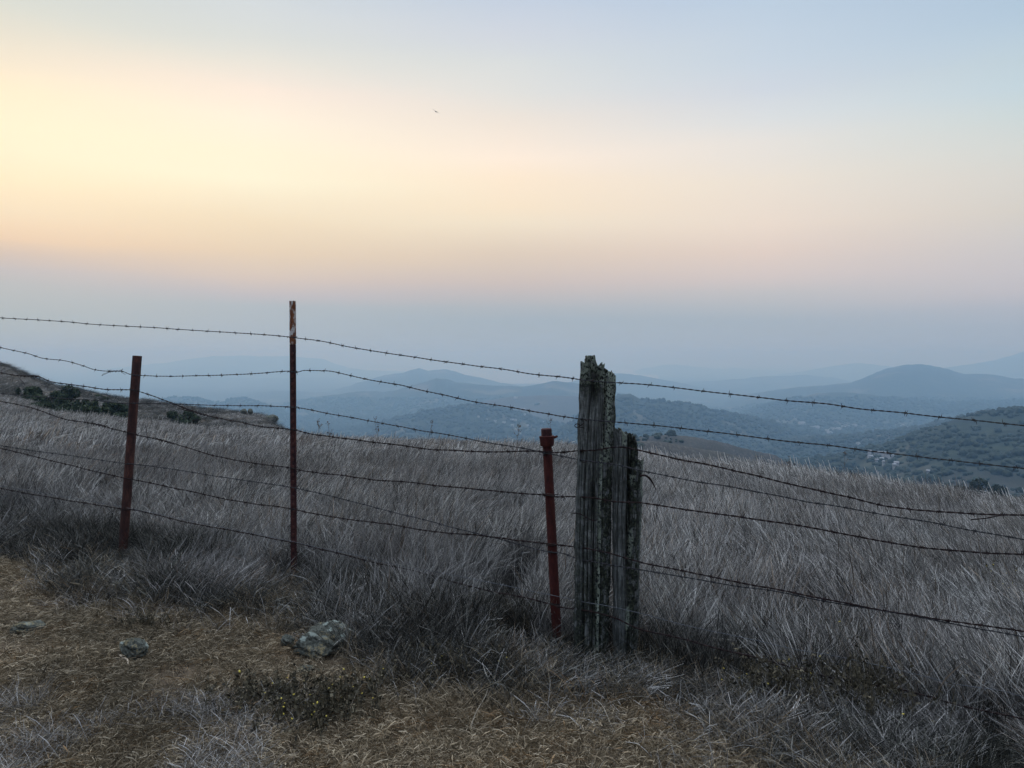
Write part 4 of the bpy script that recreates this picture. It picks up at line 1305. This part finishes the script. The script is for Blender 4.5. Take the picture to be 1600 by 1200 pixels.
# ------------------------------------------------------------------ houses of the valley
def house(label, px, row, group, wpx, white, seed):
    p = hit(px, row, 300, 9000, 3500); m = p.y / F
    g = random.Random(seed)
    w = wpx * m; d = w * g.uniform(.6, .9); h = max(2.8, min(6, w * .35))
    t = thing('house', label, 'house', p, group); t.rotation_euler = (0, 0, g.uniform(-.6, .6))
    b = MB(); b.box((0, 0, h / 2 - 3), (w, d, h + 6)); link('wall', b.mesh('wall', False), M_WALL, t)
    b = MB(); r = h * g.uniform(.35, .6); o = .35
    X, Yd = w / 2 + o, d / 2 + o
    v = [(-X, -Yd, h), (X, -Yd, h), (X, Yd, h), (-X, Yd, h), (-X, 0, h + r), (X, 0, h + r)]
    b.add(np.array(v) + [0, 0, .02], [(0, 1, 5, 4), (2, 3, 4, 5), (0, 3, 2, 1)], [(0, 4, 3), (1, 2, 5)])
    link('roof', b.mesh('roof', False), M_ROOFW if white else M_ROOFG, t)


TOWN = [(x / 4 + 1200, y / 4 + 640) for x, y in [(210, 92), (275, 117), (300, 118), (330, 122), (370, 136), (402, 128), (437, 129), (472, 115), (500, 111), (541, 104), (385, 153)]]
GULCH = [(x / 4 + 1200, y / 4 + 640) for x, y in [(635, 282), (672, 293), (700, 291), (730, 294), (752, 301), (780, 311), (640, 314), (690, 330), (712, 331), (722, 352), (765, 333), (790, 372), (803, 360), (680, 341)]]
MID = [(x / 6.154 + 660, y / 6.154 + 600) for x, y in [(540, 324), (620, 352), (700, 368), (860, 356), (893, 352), (865, 406), (900, 445), (940, 484), (1010, 407), (1110, 400), (1090, 346), (980, 302), (1160, 372), (1420, 372), (970, 250), (785, 380)]]
for i, (a, c) in enumerate(TOWN): house('one of the tiny pale buildings strung along the hazy valley floor at right', a, c, 'buildings along the valley floor at right', random.Random(i).uniform(5, 9), i % 4 != 1, i)
for i, (a, c) in enumerate(GULCH): house('one of the pale buildings clustered among dark trees just above the grass crest at right', a, c, 'buildings clustered among dark trees at right', random.Random(i + 50).uniform(3, 6.5), i % 3 != 1, i + 50)
for i, (a, c) in enumerate(MID): house('one of the tiny pale houses scattered in the valley left of the red pipe post', a, c, 'houses scattered in the valley at centre', random.Random(i + 90).uniform(2.8, 5.5), i % 3 != 1, i + 90)
house('lone white house on the brown hill above the red pipe post', 806, 622.5, None, 6, True, 201)
house('single house in the dark woods between the two building clusters at right', 1341, 695.5, None, 5, True, 202)
house('lone house high on the wooded slope under the dome hill', 1410, 666, None, 5, True, 203)
house('pale building low on the dark slope left of the oaks', 1450, 744, None, 4, True, 204)

# ------------------------------------------------------------------ the bird
def bird():
    c = P(681, 174.5, 95.0)
    t = thing('bird', 'tiny faint bird gliding high in the pale sky above the tallest post', 'bird', c)
    b = MB(); b.tube([(0, -.26, 0), (0, -.20, .01), (0, -.05, .012), (0, .12, .005), (0, .26, 0)], [.01, .045, .062, .04, .012], 9)
    link('body', b.mesh('body'), M_BIRD, t)
    for sgn in (-1, 1):
        xs = np.array([0.03, .15, .30, .42]) * sgn
        v = []; lead = [-.12, -.15, -.10, .0]; trail = [.10, .09, .06, .03]; zz = [.02, .05, .05, .02]
        for k in range(4): v += [(xs[k], lead[k], zz[k] + .012), (xs[k], trail[k], zz[k]), (xs[k], trail[k], zz[k] - .008), (xs[k], lead[k], zz[k] - .006)]
        q = []
        for k in range(3):
            for j in range(4): q.append((4 * k + j, 4 * k + (j + 1) % 4, 4 * k + 4 + (j + 1) % 4, 4 * k + 4 + j))
        q += [(0, 3, 2, 1), (12, 13, 14, 15)]
        me = mesh_np('wing', v, q, None, True); link('wing', me, M_BIRD, t)
    me = mesh_np('tail', [(-.03, .22, .004), (.03, .22, .004), (.08, .42, .002), (-.08, .42, .002), (-.03, .22, -.006), (.03, .22, -.006), (.08, .42, -.004), (-.08, .42, -.004)],
                 [(0, 1, 2, 3), (7, 6, 5, 4), (0, 4, 5, 1), (1, 5, 6, 2), (2, 6, 7, 3), (3, 7, 4, 0)]); link('tail', me, M_BIRD, t)
    t.scale = (1.15, 1.15, 1.15); t.rotation_euler = (math.radians(4), math.radians(33), math.radians(-8))


bird()

# ------------------------------------------------------------------ haze
HAZE_DENS = 3.8e-4
def haze():
    b = MB(); X = 45000
    b.box((0, 0, (66 - 275) / 2), (2 * X, 2 * X, 66 + 275))
    m = bpy.data.materials.new('haze_air'); m.use_nodes = True; nt = m.node_tree
    nt.nodes.remove(nt.nodes['Principled BSDF'])
    v = nt.nodes.new('ShaderNodeVolumePrincipled')
    v.inputs['Color'].default_value = (.32, .55, .80, 1); v.inputs['Density'].default_value = HAZE_DENS
    v.inputs['Anisotropy'].default_value = .35; v.inputs['Absorption Color'].default_value = (.585, .36, 0, 1)
    for k in ('Density Attribute', 'Color Attribute', 'Temperature Attribute'):
        if k in v.inputs: v.inputs[k].default_value = ''
    nt.links.new(v.outputs[0], nt.nodes['Material Output'].inputs['Volume'])
    try: m.cycles.homogeneous_volume = True
    except Exception: pass
    o = link('haze', b.mesh('haze', False), m); tag(o, 'blue smoky haze filling the valley', 'haze', kind='stuff')


haze()

# ------------------------------------------------------------------ sky, sun, camera
SUN_AZ, SUN_EL = math.radians(-31), math.radians(11)
ROWS = {
 0: [(-60, (206, 212, 208)), (0, (216, 218, 208)), (47, (229, 223, 206)), (93, (241, 229, 206)), (140, (254, 237, 205)), (187, (255, 241, 208)), (230, (253, 240, 207)), (280, (250, 234, 198)), (327, (241, 222, 190)), (350, (238, 214, 182)), (373, (231, 205, 175)), (395, (207, 191, 178)), (420, (189, 186, 187)), (445, (179, 185, 187)), (490, (172, 184, 185)), (560, (168, 180, 182))],
 400: [(-60, (198, 208, 216)), (0, (211, 217, 219)), (47, (217, 220, 216)), (93, (231, 227, 216)), (140, (250, 234, 218)), (187, (255, 242, 220)), (233, (255, 244, 215)), (280, (252, 244, 214)), (320, (246, 232, 202)), (350, (240, 222, 190)), (395, (228, 208, 180)), (430, (210, 196, 185)), (455, (190, 187, 190)), (475, (173, 184, 190)), (560, (165, 180, 190))],
 800: [(-60, (184, 200, 222)), (0, (196, 207, 222)), (47, (207, 213, 222)), (93, (216, 220, 220)), (140, (224, 224, 220)), (187, (238, 228, 216)), (240, (254, 237, 218)), (280, (253, 234, 208)), (327, (248, 230, 202)), (350, (241, 227, 202)), (395, (222, 205, 185)), (440, (205, 192, 184)), (455, (196, 188, 185)), (480, (174, 181, 186)), (500, (164, 177, 186)), (560, (165, 177, 186))],
 1200: [(-60, (178, 198, 222)), (0, (188, 205, 222)), (93, (200, 212, 224)), (140, (206, 214, 224)), (187, (218, 222, 224)), (225, (230, 226, 220)), (280, (236, 226, 212)), (350, (235, 220, 205)), (395, (225, 208, 196)), (430, (211, 200, 196)), (455, (194, 193, 194)), (480, (178, 185, 191)), (500, (166, 178, 188)), (560, (163, 176, 188))],
 1600: [(-60, (170, 192, 214)), (0, (178, 199, 217)), (47, (185, 204, 218)), (93, (191, 208, 217)), (140, (195, 212, 220)), (187, (203, 215, 216)), (233, (212, 216, 212)), (280, (216, 214, 207)), (327, (214, 209, 200)), (373, (207, 203, 200)), (420, (200, 196, 198)), (455, (192, 190, 195)), (480, (176, 182, 192)), (510, (165, 177, 190)), (560, (158, 172, 188))],
}
ZEN = (196, 206, 224)
def sky():
    w = bpy.data.worlds.new('World'); S.world = w; w.use_nodes = True
    nt = w.node_tree; bg = nt.nodes['Background']
    tc = nd(nt, 'ShaderNodeTexCoord').outputs['Generated']
    sep = nd(nt, 'ShaderNodeSeparateXYZ'); nt.links.new(tc, sep.inputs[0])
    az = mth(nt, 'ARCTAN2', sep.outputs[0], sep.outputs[1])
    sq = mth(nt, 'POWER', mth(nt, 'MAXIMUM', sep.outputs[2], 0.0), .5)      # square root of the height spreads the low bands
    # gentle streaks of smoke
    ns = noise(nt, scaled(nt, tc, (1.2, 1.2, 7.0)), 1.6, 4, .5)
    sq = mth(nt, 'ADD', sq, mth(nt, 'MULTIPLY', mth(nt, 'SUBTRACT', ns, .5), .035))
    cols = []
    def mk(stops):
        return ramp(nt, sq, stops)
    for px in (0, 400, 800, 1200, 1600):
        a = math.atan((px - 800) / F); st = []
        for row, c in ROWS[px]:
            e = math.atan((HOR - row) * math.cos(a) / F)
            st.append((math.sqrt(max(math.sin(e), 0)), srgb(*c)))
        st.sort(); st.append((math.sqrt(.66), srgb(*[c * .5 + z * .5 for c, z in zip((184, 203, 226), ZEN)]))); st.append((1.0, srgb(*ZEN)))
        cols.append((a, mk(st)))
    back = mk([(0, srgb(105, 116, 132)), (.3, srgb(112, 120, 140)), (.5, srgb(112, 126, 152)), (.8, srgb(140, 156, 184)), (1, srgb(*ZEN))])
    c = cols[0][1]
    for (a0, _), (a1, cc) in zip(cols[:-1], cols[1:]):
        c = mixc(nt, rng_map(nt, az, a0, a1, 0, 1, False), c, cc)
    c = mixc(nt, rng_map(nt, mth(nt, 'ABSOLUTE', az), .75, 2.0), c, back)
    st = nd(nt, 'ShaderNodeTexSky', sky_type='NISHITA'); st.sun_disc = False
    st.sun_elevation = SUN_EL; st.sun_rotation = SUN_AZ; st.dust_density = 5; st.air_density = 1.2
    skyc = mixc(nt, 1.0, st.outputs[0], (.05, .05, .05), 'MULTIPLY')
    c = mixc(nt, .02, c, skyc)
    nt.links.new(c, bg.inputs['Color'])
    nt.links.new(rng_map(nt, sep.outputs[2], .42, .85, 1.05, 3.5), bg.inputs['Strength'])


sky()
sl = bpy.data.lights.new('sun', 'SUN'); sl.energy = .3; sl.angle = math.radians(24); sl.color = (1.0, .88, .72)
so = bpy.data.objects.new('sun', sl); COL.objects.link(so)
d = Vector((math.sin(SUN_AZ) * math.cos(SUN_EL), math.cos(SUN_AZ) * math.cos(SUN_EL), math.sin(SUN_EL)))
so.rotation_mode = 'QUATERNION'; so.rotation_quaternion = Vector((0, 0, 1)).rotation_difference(d)
so.location = (-8, 10, 6)

cam = bpy.data.cameras.new('camera'); co = bpy.data.objects.new('camera', cam); COL.objects.link(co)
cam.sensor_fit = 'HORIZONTAL'; cam.sensor_width = 36; cam.lens = 36 * F / 1600
cam.shift_y = -(600 - HOR) / 1600
cam.clip_start = .05; cam.clip_end = 90000
co.location = (0, 0, EYE); co.rotation_euler = (PI / 2, 0, 0)
S.camera = co

S.view_settings.view_transform = 'Standard'; S.view_settings.look = 'None'
S.view_settings.exposure = 0; S.view_settings.gamma = 1
S.cycles.use_denoising = True
try:
    S.cycles.denoiser = 'OPENIMAGEDENOISE'; S.cycles.denoising_input_passes = 'RGB_ALBEDO_NORMAL'; S.cycles.denoising_prefilter = 'ACCURATE'
except Exception: pass
S.cycles.max_bounces = 6; S.cycles.diffuse_bounces = 3; S.cycles.transmission_bounces = 3; S.cycles.volume_bounces = 2
S.cycles.caustics_reflective = False; S.cycles.caustics_refractive = False
